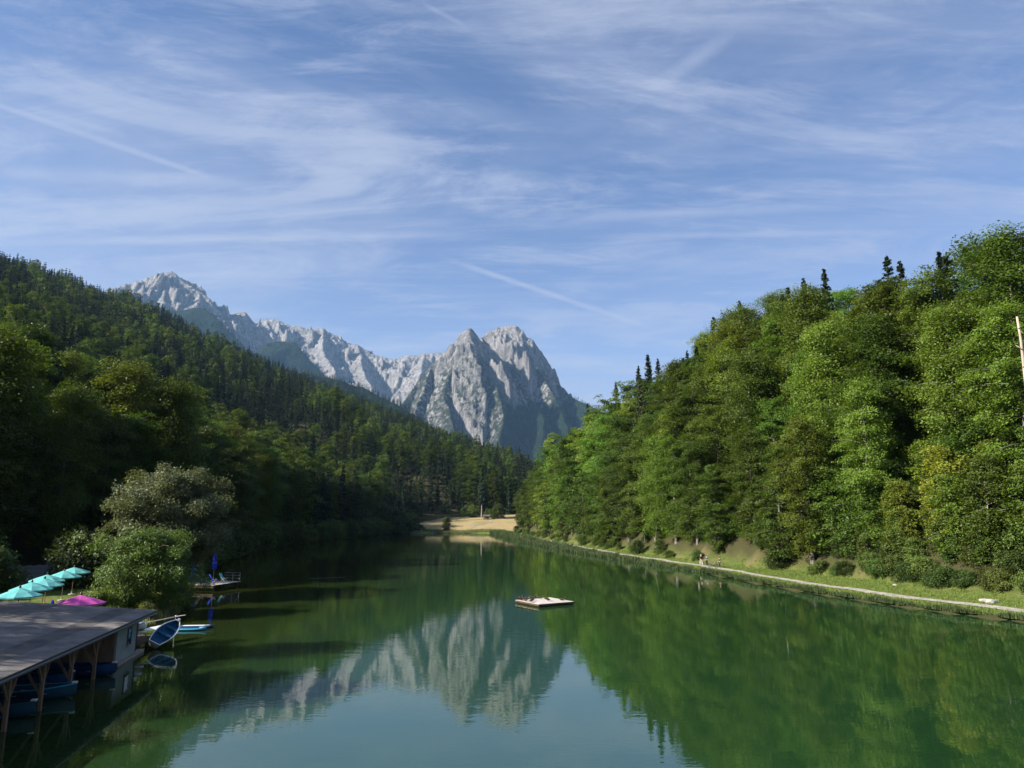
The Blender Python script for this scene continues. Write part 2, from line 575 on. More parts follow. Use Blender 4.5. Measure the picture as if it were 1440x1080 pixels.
gm = bpy.data.materials.new('ground_cover'); gm.use_nodes = True
nt = NT(gm.node_tree); b = nt.n['Principled BSDF']
b.inputs['Roughness'].default_value = 0.95; b.inputs['Specular IOR Level'].default_value = 0.1
tc = nt.add('ShaderNodeTexCoord').outputs['Object']
na = nt.noise(tc, 0.35, 6, 0.65); nb = nt.noise(tc, 2.2, 6, 0.7); nc = nt.noise(tc, 0.06, 4, 0.6)
grass = nt.mix(nt.ss(na, 0.35, 0.65), (0.090, 0.140, 0.027, 1), (0.160, 0.170, 0.050, 1))
grass = nt.mix(nt.ss(nb, 0.45, 0.75), grass, (0.060, 0.095, 0.020, 1))
litter = nt.mix(nt.ss(nb, 0.35, 0.7), (0.055, 0.042, 0.024, 1), (0.040, 0.055, 0.016, 1))
dry = nt.mix(nt.ss(na, 0.35, 0.65), (0.36, 0.265, 0.135, 1), (0.29, 0.235, 0.115, 1))
dry = nt.mix(nt.ss(nc, 0.52, 0.62), dry, (0.24, 0.22, 0.09, 1))
earth = nt.mix(nt.ss(nb, 0.35, 0.65), (0.26, 0.19, 0.115, 1), (0.17, 0.125, 0.075, 1))
fa = nt.add('ShaderNodeAttribute', attribute_name='forest').outputs['Fac']
ma = nt.add('ShaderNodeAttribute', attribute_name='meadow').outputs['Fac']
sa = nt.add('ShaderNodeAttribute', attribute_name='soil').outputs['Fac']
c = nt.mix(ma, grass, dry); c = nt.mix(fa, c, litter); c = nt.mix(sa, c, earth)
nt.put(b.inputs['Base Color'], c)
bp = nt.add('ShaderNodeBump', {'Strength': 0.8, 'Distance': 0.25, 'Height': nt.noise(tc, 3.0, 6, 0.7)})
nt.put(b.inputs['Normal'], bp.outputs[0])
me.materials.append(gm)

# ---- lake
lm = bpy.data.materials.new('lake_water'); lm.use_nodes = True
nt = NT(lm.node_tree); b = nt.n['Principled BSDF']
tc = nt.add('ShaderNodeTexCoord').outputs['Object']
murk = nt.noise(tc, 0.03, 4, 0.6)
shallow = nt.ss(nt.math('ADD', nt.add('ShaderNodeSeparateXYZ', {0: tc}).outputs[0], nt.math('MULTIPLY', murk, 14.0)), 2.0, -30.0)   # silty water off the boathouse shore
nt.put(b.inputs['Base Color'], nt.mix(shallow, nt.mix(nt.ss(murk, 0.35, 0.65), (0.013, 0.041, 0.011, 1), (0.011, 0.039, 0.014, 1)), (0.022, 0.025, 0.005, 1)))
b.inputs['Roughness'].default_value = 0.018
b.inputs['IOR'].default_value = 2.35
b.inputs['Specular Tint'].default_value = (0.82, 1.0, 0.86, 1)
mp = nt.add('ShaderNodeMapping', {'Vector': tc, 'Scale': (0.55, 1.0, 1)}).outputs[0]
w1 = nt.noise(mp, 0.9, 3, 0.5); w2 = nt.noise(mp, 3.6, 2, 0.5); w3 = nt.noise(tc, 0.05, 3, 0.6)
hgt = nt.math('MULTIPLY', nt.math('ADD', nt.math('MULTIPLY', w1, 0.0048), nt.math('MULTIPLY', w2, 0.0016)), nt.ss(w3, 0.35, 0.65, 0.45, 1.15))
bp = nt.add('ShaderNodeBump', {'Strength': 1.0, 'Distance': 1.0, 'Height': hgt})
nt.put(b.inputs['Normal'], bp.outputs[0])
wm = np_mesh('lake', [(-80, -70, 0), (70, -70, 0), (70, 372, 0), (-80, 372, 0)], [[0, 1, 2, 3]])
wm.materials.append(lm)
lake = link(bpy.data.objects.new('lake', wm))
tag(lake, 'still green lake mirroring the woods and the rocky peaks', kind='structure')


def offset_line(poly, off, y0, y1, step):
    """points of a line at a constant distance on the land side of a bank"""
    poly = np.asarray(poly, float)
    out = []
    seg = np.diff(poly, axis=0); ln = np.hypot(seg[:, 0], seg[:, 1]); cum = np.concatenate([[0], np.cumsum(ln)])
    for s in np.arange(0, cum[-1], step):
        i = min(np.searchsorted(cum, s, 'right') - 1, len(seg) - 1)
        # smoothed direction
        s2 = np.array([np.interp(np.clip(s + k, 0, cum[-1]), cum, poly[:, j]) for j in (0, 1) for k in (-9, 9)]).reshape(2, 2)
        d = s2[:, 1] - s2[:, 0]; d /= np.hypot(*d)
        p = np.array([np.interp(s, cum, poly[:, 0]), np.interp(s, cum, poly[:, 1])]) + off * np.array([d[1], -d[0]])
        if y0 <= p[1] <= y1:
            out.append(p)
    return np.array(out)


def ribbon(name, a, bb, m, lift, label):
    n = min(len(a), len(bb))
    v = []
    for i in range(n):
        for t in (0, 0.5, 1.0):
            p = a[i] * (1 - t) + bb[i] * t
            v.append((p[0], p[1], float(terrain_z(p[0:1], p[1:2])[0]) + lift))
    f = [(3 * i + k, 3 * i + k + 1, 3 * i + k + 4, 3 * i + k + 3) for i in range(n - 1) for k in (0, 1)]
    o = MB().poly(v, f).build(name, m)
    return tag(o, label, kind='structure')


M_GRAVEL = mat('pale_gravel', (0.34, 0.315, 0.275), 0.95, 0.1, var=0.35, vscale=1.3, bump=0.5, bscale=12)
pa = offset_line(RIGHT_BANK, 3.1, 40, 352, 2.0)
pb = pa + (offset_line(RIGHT_BANK, 4.6, 20, 372, 2.0)[:1] * 0)   # same spacing, second edge below
cen = pa
dirs = np.gradient(cen, axis=0); dirs /= np.hypot(dirs[:, 0], dirs[:, 1])[:, None]
wob = (0.26 * np.sin(np.arange(len(cen)) * 0.9) + 0.12 * np.sin(np.arange(len(cen)) * 2.3))[:, None]
nrm = np.stack([dirs[:, 1], -dirs[:, 0]], 1)
ribbon('lakeside_path', cen + nrm * wob, cen + nrm * (1.05 + 0.6 * wob), M_GRAVEL, 0.07, 'pale gravel path along the grassy lake bank')
mpz = [at(662, 739, 384), at(664, 735, 392), at(672, 732, 399), at(684, 729, 405), at(690, 726, 411), at(686, 723, 418)]
mc = np.array([p[:2] for p in mpz])
mc = np.stack([np.interp(np.linspace(0, 5, 26), np.arange(6), mc[:, k]) for k in (0, 1)], 1)
ribbon('meadow_path', mc, mc + np.array([1.3, 0.3]), M_GRAVEL, 0.12, 'pale winding footpath crossing the dry meadow')

# ------------------------------------------------------------------ mountains
M_ROCK = bpy.data.materials.new('limestone'); M_ROCK.use_nodes = True
nt = NT(M_ROCK.node_tree); b = nt.n['Principled BSDF']
b.inputs['Roughness'].default_value = 0.95; b.inputs['Specular IOR Level'].default_value = 0.05
tc = nt.add('ShaderNodeTexCoord').outputs['Object']
nrmz = nt.add('ShaderNodeSeparateXYZ', {0: nt.add('ShaderNodeNewGeometry').outputs['True Normal']}).outputs[2]
n1 = nt.noise(tc, 0.006, 8, 0.65); n2 = nt.noise(tc, 0.03, 6, 0.7)
strat = nt.noise(nt.add('ShaderNodeMapping', {'Vector': tc, 'Rotation': (0.12, 0.3, 0), 'Scale': (1.0, 1.0, 0.22)}).outputs[0], 0.022, 6, 0.65)
rock = nt.mix(nt.ss(n1, 0.35, 0.65), (0.43, 0.412, 0.405, 1), (0.31, 0.30, 0.298, 1))
rock = nt.mix(nt.ss(strat, 0.45, 0.68), rock, (0.16, 0.15, 0.148, 1))
rock = nt.mix(nt.ss(n2, 0.52, 0.72), rock, (0.45, 0.432, 0.425, 1))
fa = nt.add('ShaderNodeAttribute', attribute_name='forest').outputs['Fac']
ga = nt.add('ShaderNodeAttribute', attribute_name='scrub').outputs['Fac']
scrub = nt.math('MULTIPLY', ga, nt.ss(nt.math('ADD', n2, nt.math('MULTIPLY', n1, 0.6)), 0.66, 0.80))
scrub = nt.math('MULTIPLY', scrub, nt.ss(nrmz, 0.12, 0.42))
rock = nt.mix(scrub, rock, (0.030, 0.046, 0.020, 1))
crack = nt.noise(nt.add('ShaderNodeMapping', {'Vector': tc, 'Rotation': (0.1, 0.25, 0), 'Scale': (1.0, 1.0, 0.35)}).outputs[0], 0.02, 9, 0.75)
rock = nt.mix(nt.math('MULTIPLY', nt.ss(nt.math('ABSOLUTE', nt.math('SUBTRACT', crack, 0.5)), 0.035, 0.0), 0.8), rock, (0.085, 0.083, 0.085, 1))
wood = nt.mix(n2, (0.011, 0.024, 0.014, 1), (0.024, 0.042, 0.020, 1))
nt.put(b.inputs['Base Color'], nt.mix(fa, rock, wood))
bp = nt.add('ShaderNodeBump', {'Strength': 1.0, 'Distance': 46.0, 'Height': nt.noise(tc, 0.03, 10, 0.8)})
nt.put(b.inputs['Normal'], bp.outputs[0])

FOREST_PTS = []


def mountain(name, label, lines, x0, x1, y0, y1, res, slope, seed, rough, treeline, scrub_top, flute=1.0, power=0.94, tree_step=15.0, tilt=0.0):
    """height field hung from its ridge lines; gullies and ribs run down from every ridge"""
    xs = np.arange(x0, x1 + res, res); ys = np.arange(y0, y1 + res, res)
    Xg, Yg = np.meshgrid(xs, ys)
    wx = Xg + 26 * fbm(Xg / 220, Yg / 220, 4, seed + 40); wy = Yg + 26 * fbm(Xg / 220, Yg / 220, 4, seed + 50)
    best = np.full(Xg.shape, -1e9); bd = np.zeros(Xg.shape); bs = np.zeros(Xg.shape)
    for li, ln in enumerate(lines):
        ln = np.asarray(ln)
        d, S, _ = seg_dist(wx, wy, ln)
        cum = np.concatenate([[0], np.cumsum(np.linalg.norm(np.diff(ln[:, :2], axis=0), axis=1))])
        s = np.interp(S, np.arange(len(ln)), cum)
        z = along(ln, S, 2)
        h = z - slope * 60 * (d / 60.0) ** power
        m = h > best
        best = np.where(m, h, best); bd = np.where(m, d, bd); bs = np.where(m, s + 977 * li, bs)
    ramp = sstep(bd, 4, 260)
    rough = rough * (1 - 0.65 * sstep(treeline(Xg, Yg) - best, -20, 110))
    fl = ridged(bs / 210, bd / 900, 4, seed) * 70 + ridged(bs / 75, bd / 420, 3, seed + 5) * 26
    rg = ridged(Xg / 520, Yg / 520, 6, seed + 9) * 150 + ridged(Xg / 130, Yg / 130, 4, seed + 13) * 34
    zz = best + rough * (ramp * (0.9 * flute * (fl - 60) + 0.9 * (rg - 110)))
    zz = zz + rough * 24 * (ridged(Xg / 60, Yg / 60, 3, seed + 21) - 0.8) * sstep(bd, 2, 60)
    zz = zz + rough * (7 * fbm(Xg / 40, Yg / 40, 3, seed + 3) + 9 * (ridged(bs / 40, bd * 0 + 3.1, 3, seed + 2) - 0.7) * (1 - ramp))
    if tilt:
        zz = zz + tilt * ramp * 20 * np.abs(((zz * 0.9 + Xg * 0.55 + 30 * fbm(Xg / 300, Yg / 300, 3, seed + 60)) / 85.0) % 1.0 - 0.5)
    gzx = np.gradient(zz, res, axis=1); gzy = np.gradient(zz, res, axis=0)
    steep = np.hypot(gzx, gzy)
    eastern = sstep(Xg, -170, -20) if name == 'mountain_peak' else 0.0
    tl = treeline(Xg, Yg) + 120 * fbm(Xg / 260, Yg / 260, 4, seed + 70) - 70 * np.clip(steep - 0.9, 0, 2) * (1 - eastern)
    fo = sstep(tl - zz, -12, 30) * (1 - 0.85 * sstep(steep, 1.5, 2.1) * sstep(zz - tl, -230, -40) * (1 - eastern))
    sc = sstep(scrub_top - zz + 130 * fbm(Xg / 200, Yg / 200, 4, seed + 80), -60, 220)
    n_y, n_x = Xg.shape
    ii = np.arange(n_x * n_y).reshape(n_y, n_x)
    q = np.stack([ii[:-1, :-1], ii[:-1, 1:], ii[1:, 1:], ii[1:, :-1]], -1).reshape(-1, 4)
    zf = np.maximum(zz.ravel(), -2.0)
    keep = (zf[q] > 2).any(1)
    px, py, f = project(Xg.ravel(), Yg.ravel(), zf)
    keep &= ((px[q] > -160) & (px[q] < 1600)).any(1)
    q = q[keep]
    used = np.unique(q)
    remap = np.full(len(zf), -1); remap[used] = np.arange(len(used))
    me = np_mesh(name, np.stack([Xg.ravel(), Yg.ravel(), zf], 1)[used], remap[q], attrs={'forest': fo.ravel()[used], 'scrub': sc.ravel()[used]})
    me.materials.append(M_ROCK)
    o = link(bpy.data.objects.new(name, me))
    tag(o, label, kind='structure')
    # places for the trees of its woods
    rs = np.random.RandomState(seed)
    n = int((x1 - x0) * (y1 - y0) / tree_step ** 2)
    tx = rs.uniform(x0, x1 - res, n); ty = rs.uniform(y0, y1 - res, n)
    ci = ((tx - x0) / res).astype(int); ri = ((ty - y0) / res).astype(int)
    tz = zz[ri, ci]
    ok = (fo[ri, ci] > rs.uniform(0.25, 0.8, n)) & (tz > 40)
    tpx, tpy, _ = project(tx, ty, tz)
    ok &= (tpx > 60) & (tpx < 960) & (tpy < 700)
    ok &= (gzx[ri, ci] * 0 - gzy[ri, ci]) < 0.9      # not on the slope that faces away
    FOREST_PTS.append(np.stack([tx, ty, tz - 1.5], 1)[ok])
    return o


def ln(*pts):
    return [at(*p) for p in pts]


mountain('mountain_peak', 'twin limestone peak with a shaded east face above blue woods',
         [ln((548, 585, 4700), (575, 556, 4900), (590, 536, 4980), (610, 511, 5040), (625, 503, 5050), (634, 492, 5050), (641, 479, 5050), (650, 466, 5050), (660, 461, 5050), (667, 464, 5060),
             (673, 475, 5080), (681, 486, 5150), (690, 492, 5250)),
          ln((660, 461, 5050), (668, 490, 4920), (680, 520, 4760), (698, 548, 4600), (706, 580, 4420), (704, 622, 4200), (706, 650, 4000)),
          ln((641, 480, 5050), (634, 520, 4850), (622, 560, 4600), (640, 600, 4350), (650, 640, 4150)),
          ln((610, 511, 5040), (596, 550, 4800), (580, 590, 4500)),
          ln((681, 486, 5300), (678, 474, 5480), (688, 465, 5500), (700, 459, 5500), (712, 458, 5500), (726, 459, 5500), (738, 465, 5500), (744, 474, 5500), (751, 479, 5500), (757, 488, 5500), (768, 506, 5500), (778, 519, 5500),
             (789, 540, 5450), (800, 557, 5400), (813, 563, 5200), (830, 570, 4950), (848, 578, 4700), (900, 600, 4400)),
          ln((703, 459, 5500), (716, 500, 5300), (726, 525, 5150), (742, 556, 4950), (765, 590, 4600), (760, 640, 4200)),
          ln((744, 474, 5500), (752, 510, 5330), (768, 540, 5150), (786, 570, 4900), (800, 600, 4600), (800, 640, 4200))],
         -1050, 950, 3500, 5950, 7.5, 1.52, 3, 0.95,
         lambda x, y: np.interp(x, [-900, -500, -250, -120, -30, 120, 300, 500], [470, 440, 360, 400, 690, 800, 830, 900]), 1200, 1.0)
mountain('mountain_summit', 'pale slabby summit of the mountain range beyond the wooded hillside',
         [ln((60, 470, 6500), (120, 432, 6500), (178, 404, 6500), (192, 397, 6500), (208, 392, 6500), (224, 388, 6500), (240, 381, 6500), (247, 384, 6480), (252, 391, 6480), (263, 398, 6460), (280, 409, 6440),
             (297, 421, 6400), (304, 436, 6350), (312, 452, 6300), (330, 490, 6100), (350, 520, 5900)),
          ln((240, 381, 6500), (232, 412, 6200), (222, 440, 5900), (215, 470, 5600)),
          ln((280, 409, 6440), (276, 430, 6150), (262, 460, 5800))],
         -4600, -1900, 5300, 7300, 11.0, 0.95, 31, 0.75, lambda x, y: np.full(x.shape, 1010.0), 1350, 1.0, 0.96, 40, 1.4)
mountain('mountain_dome', 'rounded rock dome beside the slabby summit',
         [ln((296, 475, 6900), (312, 447, 6900), (322, 442, 6900), (335, 439, 6900), (345, 437.5, 6900), (353, 446, 6900), (359, 462, 6900), (366, 482, 6900), (380, 510, 6800)),
          ln((345, 438, 6900), (340, 470, 6550), (345, 510, 6200))],
         -3200, -1900, 5900, 7500, 11.0, 1.25, 47, 0.7, lambda x, y: np.full(x.shape, 900.0), 1300)
mountain('mountain_ridge', 'long jagged pale ridge between the summit and the twin peak',
         [ln((340, 475, 7900), (360, 456, 7900), (374, 447, 7900), (392, 450, 7900), (404, 457, 7900), (420, 459, 7900), (438, 463, 7900), (452, 461, 7900), (464, 467, 7900), (478, 477, 7900), (490, 486, 7900), (503, 484, 7900), (512, 491, 7900),
             (524, 498, 7900), (535, 501, 7900), (547, 505, 7900), (560, 503, 7900), (572, 499, 7900), (584, 501, 7900), (598, 496, 7900), (612, 497, 7900), (626, 494, 7900), (645, 500, 7900), (680, 520, 7900)),
          ln((374, 447, 7900), (386, 480, 7400), (400, 520, 6900)),
          ln((455, 461, 7900), (452, 490, 7400), (470, 522, 6900), (480, 560, 6300)),
          ln((503, 484, 7900), (510, 520, 7300), (530, 560, 6700)),
          ln((598, 496, 7900), (590, 522, 7400), (586, 550, 6900))],
         -3300, -250, 6000, 8700, 12.0, 1.12, 59, 1.05, lambda x, y: np.full(x.shape, 560.0), 900)
mountain('wooded_hill', 'dark blue wooded shoulder below the slabby summit',
         [ln((190, 450, 5300), (225, 433, 5300), (250, 437, 5300), (272, 432, 5250), (287, 434, 5200), (300, 443, 5150), (318, 462, 5100), (338, 490, 5000), (360, 520, 4900))],
         -3300, -1400, 4300, 5700, 16.0, 0.8, 71, 0.25, lambda x, y: np.full(x.shape, 3000.0), 3000)
mountain('wooded_hill', 'blue green wooded knob below the jagged ridge',
         [ln((345, 520, 5700), (362, 492, 5700), (378, 481, 5700), (398, 479, 5700), (414, 480, 5700), (428, 497, 5650), (446, 518, 5600), (470, 545, 5500))],
         -2600, -1000, 4800, 6200, 16.0, 0.85, 83, 0.25, lambda x, y: np.full(x.shape, 3000.0), 3000)
mountain('wooded_hill', 'blue wooded ridge showing just over the near hillside under the twin peak',
         [ln((400, 520, 2900), (470, 532, 2900), (510, 545, 2900), (545, 562, 2850), (580, 582, 2800), (620, 610, 2750), (680, 645, 2700), (760, 672, 2600))],
         -1500, 300, 2100, 3300, 14.0, 0.6, 97, 0.2, lambda x, y: np.full(x.shape, 3000.0), 3000, tree_step=12.0)

# ---- summer haze: one closed box of even air round the camera and everything built
hm = bpy.data.materials.new('haze_air'); hm.use_nodes = True
nt = NT(hm.node_tree); nt.n.clear()
ho = nt.add('ShaderNodeOutputMaterial')
pv = nt.add('ShaderNodeVolumePrincipled')
pv.inputs['Color'].default_value = (0.34, 0.62, 1.0, 1)
pv.inputs['Density'].default_value = HAZE_DENSITY
pv.inputs['Density Attribute'].default_value = ''
pv.inputs['Anisotropy'].default_value = 0.1
nt.l.new(pv.outputs[0], ho.inputs['Volume'])
hm.cycles.homogeneous_volume = True
hz = MB().box((0, 4550, 1208.0), (21000, 11600, 2423)).build('haze', hm)
tag(hz, 'thin bluish summer haze filling the valley', kind='stuff')
# ------------------------------------------------------------------ trees


def leaf_quads(c, nrm, ln_, wd, rng, along_dir=None, fold=0.18):
    """one folded rhombus per leaf or leaf spray"""
    n = len(c)
    nrm = nrm / np.linalg.norm(nrm, axis=1, keepdims=True)
    r = rng.normal(size=(n, 3)) if along_dir is None else along_dir + 0.35 * rng.normal(size=(n, 3))
    t = r - (r * nrm).sum(1, keepdims=True) * nrm
    t /= np.linalg.norm(t, axis=1, keepdims=True) + 1e-9
    b = np.cross(nrm, t)
    ln_ = np.broadcast_to(ln_, (n,))[:, None]; wd = np.broadcast_to(wd, (n,))[:, None]
    v = np.stack([c - t * ln_ / 2, c + b * wd / 2 + nrm * wd * fold - t * ln_ * 0.08, c + t * ln_ / 2 - nrm * ln_ * 0.10, c - b * wd / 2 + nrm * wd * fold - t * ln_ * 0.08], 1)
    return v.reshape(-1, 3)


def tubes_np(paths, radii, k=5):
    V = []; F = []; n0 = 0
    for p, r in zip(paths, radii):
        p = np.asarray(p, float); m = len(p)
        d = np.gradient(p, axis=0); d /= np.linalg.norm(d, axis=1, keepdims=True) + 1e-9
        ref = np.where(np.abs(d[:, 2:3]) < 0.9, [[0, 0, 1.0]], [[1.0, 0, 0]])
        x = np.cross(d, ref); x /= np.linalg.norm(x, axis=1, keepdims=True); y = np.cross(d, x)
        a = np.arange(k) * 2 * math.pi / k
        ring = p[:, None] + (x[:, None] * np.cos(a)[None, :, None] + y[:, None] * np.sin(a)[None, :, None]) * np.asarray(r)[:, None, None]
        V.append(ring.reshape(-1, 3))
        i = np.arange(m - 1)[:, None] * k; j = np.arange(k)[None]
        F.append((np.stack([i + j, i + (j + 1) % k, i + k + (j + 1) % k, i + k + j], -1) + n0).reshape(-1, 4))
        n0 += m * k
    return np.concatenate(V), np.concatenate(F)


def wood_and_leaves(name, wood, leaf, tint, bark, leafmat, split):
    """split: two meshes (trunk, crown); else one mesh with both materials"""
    wv, wf = wood
    lq = np.arange(len(leaf)).reshape(-1, 4)
    if split:
        a = np_mesh(name + '_trunk', wv, wf, attrs={'tint': np.zeros(len(wv))}, smooth=True); a.materials.append(bark)
        c = np_mesh(name + '_crown', leaf, lq, attrs={'tint': tint}); c.materials.append(leafmat)
        return a, c
    m = np_mesh(name, np.concatenate([wv, leaf]), np.concatenate([wf, lq + len(wv)]),
                mat_q=np.concatenate([np.zeros(len(wf), int), np.ones(len(lq), int)]), attrs={'tint': np.concatenate([np.zeros(len(wv)), tint])})
    m.materials.append(bark); m.materials.append(leafmat)
    return m


def broadleaf(name, seed, H, R, n_branch, clumps, per, leaf, bark, leafmat, base=0.10, flat=0.55, disc=1.0, aspect=0.62, split=True, droop=0.0, top=0.55, trunk_r=None, lean=0.0, upright=0.0, rag=0.2):
    rng = np.random.RandomState(seed)
    tr = trunk_r or H * 0.014
    hs = np.linspace(-0.04, 0.96, 9)
    bend = np.cumsum(rng.normal(size=(9, 2)) * H * 0.008, axis=0)
    trunk = np.stack([bend[:, 0] + lean * hs * H, bend[:, 1], hs * H], 1)
    trad = tr * (1 - hs) ** 0.8 * (1 + 0.5 * np.exp(-np.clip(hs, 0, 1) * 25)) + 0.02
    paths = [trunk]; rads = [trad]
    C = []; N = []; D = []
    lump = rng.uniform(0, 6.28, 3)
    for i in range(n_branch):
        u = base + (0.97 - base) * ((i + rng.uniform(0, 1)) / n_branch) ** 0.85
        az = i * 2.39996 + rng.normal() * 0.35
        w = (u - base) / (1 - base)
        prof = (math.sin(math.pi * (0.16 + 0.84 * w) ** (0.5 + top))) ** 0.62 if w < 0.995 else 0.12
        prof = max(prof, 0.16)
        L = R * prof * rng.uniform(0.92 - rag, 0.90 + rag) * (1 + 0.16 * math.sin(2 * az + lump[0]) + 0.12 * math.sin(3 * az + lump[1] + 5 * u))
        p0 = np.array([np.interp(u, hs, trunk[:, k]) for k in range(3)])
        rise = (0.10 + 1.15 * w ** 2.2 + upright) * rng.uniform(0.7, 1.25)
        s = np.linspace(0, 1, 6)
        out = np.array([math.cos(az), math.sin(az)])
        zz = p0[2] + L * (rise * s - (0.32 + droop) * s ** 2)
        kink = rng.normal(size=(6, 2)) * L * 0.035 * s[:, None]
        br = np.stack([p0[0] + out[0] * L * s + kink[:, 0], p0[1] + out[1] * L * s + kink[:, 1], np.minimum(zz, p0[2] + 0.06 * H + (H * rng.uniform(0.90, 1.03) - p0[2]) * s)], 1)
        paths.append(br); rads.append(np.maximum(tr * 0.34 * (1 - u * 0.6) * (1 - s) ** 0.9, 0.012) + 0.012)
        side = np.array([-out[1], out[0]])
        nc = max(2, int(round(clumps * (0.35 + 0.65 * L / R))))
        for j in range(nc):
            f = 0.30 + 0.72 * ((j + rng.uniform(0, 1)) / nc)
            q = np.array([np.interp(min(f, 1), s, br[:, k]) for k in range(3)])
            wdt = L * 0.42 * (1.1 - abs(f - 0.6))
            q[:2] += side * rng.uniform(-1, 1) * wdt + out * (max(0, f - 1)) * L
            q[2] += rng.normal() * 0.25 * disc - 0.06 * abs(rng.normal()) * L
            ot = 0.56 - 0.26 * flat
            nn = np.array([out[0] * ot, out[1] * ot, 1.0]) + rng.normal(size=3) * 0.20
            rc = disc * rng.uniform(0.65, 1.3)
            m = max(4, int(per * rc * rc / (disc * disc) * rng.uniform(0.7, 1.2)))
            nn /= np.linalg.norm(nn)
            a = rng.uniform(0, 6.283, m); rr = rc * np.sqrt(rng.uniform(0, 1, m)) * (1 + 0.25 * np.sin(3 * a + rng.uniform(0, 6)))
            t1 = np.cross(nn, [0.3, 0.1, 1.0] if abs(nn[2]) < 0.9 else [1.0, 0.2, 0]); t1 /= np.linalg.norm(t1); t2 = np.cross(nn, t1)
            pts = q + t1 * (rr * np.cos(a))[:, None] + t2 * (rr * np.sin(a))[:, None] + nn * (rng.normal(size=m) * rc * (0.42 - 0.30 * flat) - 0.16 * rr * rr / rc)[:, None]
            pts[:, 2] -= droop * rr * 0.8
            C.append(pts); N.append(nn + rng.normal(size=(m, 3)) * (0.56 - 0.2 * flat))
            D.append(np.full(m, rng.uniform(0, 1)))
    C = np.concatenate(C); N = np.concatenate(N); D = np.concatenate(D)
    sz = leaf * rng.uniform(0.7, 1.3, len(C))
    lv = leaf_quads(C, N, sz, sz * aspect, rng)
    tint = np.clip(0.45 * D + 0.55 * rng.uniform(0, 1, len(C)), 0, 1)
    return wood_and_leaves(name, tubes_np(paths, rads, 5 if split else 4), lv, np.repeat(tint, 4), bark, leafmat, split)


def spruce(name, seed, H, R, n_whorl, per_w, per_b, ln_, wd, split=True, base=0.06, gap=0.0, bark=None):
    rng = np.random.RandomState(seed)
    hs = np.linspace(-0.03, 1.0, 8)
    trunk = np.stack([np.cumsum(rng.normal(size=8) * 0.05), np.cumsum(rng.normal(size=8) * 0.05), hs * H], 1)
    paths = [trunk]; rads = [H * 0.0125 * (1 - hs) ** 0.9 + 0.02]
    C = []; N = []; A = []; S = []; T = []
    for i in range(n_whorl):
        u = base + (1 - base) * (i + rng.uniform(-0.3, 0.3)) / n_whorl
        u = min(max(u, base), 0.992)
        if rng.uniform() < gap:
            continue
        r = R * rng.uniform(0.78, 1.18) * (1 - u) ** 0.82 * (0.55 + 0.45 * min(1, (u - base) / 0.12 + 0.3)) + 0.18
        tone = rng.uniform()
        for k in range(per_w):
            if rng.uniform() < 0.10 + gap * 0.6:
                continue
            az = (k + rng.uniform(-0.35, 0.35)) * 2 * math.pi / per_w + i * 1.1
            L = r * rng.uniform(0.70, 1.18)
            s = np.linspace(0.0, 1.0, per_b) ** 0.8
            o = np.array([math.cos(az), math.sin(az), 0.0]); sd = np.array([-o[1], o[0], 0.0])
            tipup = 0.10 + 0.5 * u
            zc = u * H + rng.normal() * 0.22 + L * (tipup * s * 0.6 - 0.55 * (1 - 0.6 * u) * s + 0.22 * s ** 2)
            p = np.array([np.interp(u, hs, trunk[:, 0]), np.interp(u, hs, trunk[:, 1]), 0]) + o * (L * s)[:, None]
            p[:, 2] = zc
            if split and i % 2 == 0:
                paths.append(p[[0, per_b // 2, per_b - 1]]); rads.append([0.035, 0.025, 0.01])
            sw = rng.uniform(-1, 1, per_b)
            w_ = L * 0.30 * (1 - 0.7 * s)
            C.append(p + sd * (sw * w_)[:, None] - np.array([0, 0, 1.0]) * (np.abs(sw) * w_ * 0.45 + 0.12 * rng.uniform(0, 1, per_b))[:, None])
            N.append(np.array([0, 0, 1.0]) + o * 0.35 + sd * (sw * 0.7)[:, None] + rng.normal(size=(per_b, 3)) * 0.22)
            A.append(o * 0.9 + sd * (sw * 1.1)[:, None] + np.array([0, 0, -0.35]))
            S.append((0.75 + 0.5 * rng.uniform(0, 1, per_b)) * (0.55 + 0.45 * (1 - u)))
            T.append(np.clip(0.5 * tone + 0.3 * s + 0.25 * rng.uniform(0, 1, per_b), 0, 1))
    C = np.concatenate(C); N = np.concatenate(N); A = np.concatenate(A); S = np.concatenate(S); T = np.concatenate(T)
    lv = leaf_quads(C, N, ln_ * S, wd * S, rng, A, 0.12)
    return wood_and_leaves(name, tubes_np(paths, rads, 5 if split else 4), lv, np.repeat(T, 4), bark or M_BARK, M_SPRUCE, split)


# three levels of detail; every copy shares one of these meshes
BEECH_NEAR = [broadleaf('beech', 100 + i, h * 1.06, r * 0.98, 56, 6, 116, 0.34, M_BEECHBARK, M_BEECH, base=b_, flat=(1.0, 0.7, 0.9, 0.55, 0.85)[i], disc=(1.3, 1.5, 1.25, 1.6, 1.4)[i], top=t_, rag=0.34)
              for i, (h, r, b_, t_) in enumerate(((24, 5.4, 0.06, 0.80), (26, 6.0, 0.09, 1.0), (22, 5.0, 0.05, 0.65), (27, 5.2, 0.12, 1.15), (23, 6.2, 0.08, 0.9)))]
BEECH_MID = [broadleaf('beech', 200 + i, h * 1.04, r * 1.0, 40, 4, 46, 0.58, M_BARK, M_BEECH, base=b_, flat=0.9, disc=1.5, rag=0.32, split=False, top=t_)
             for i, (h, r, b_, t_) in enumerate(((24, 5.4, 0.06, 0.85), (25, 6.0, 0.10, 1.05), (22, 5.2, 0.06, 0.7), (26, 5.0, 0.12, 1.1)))]
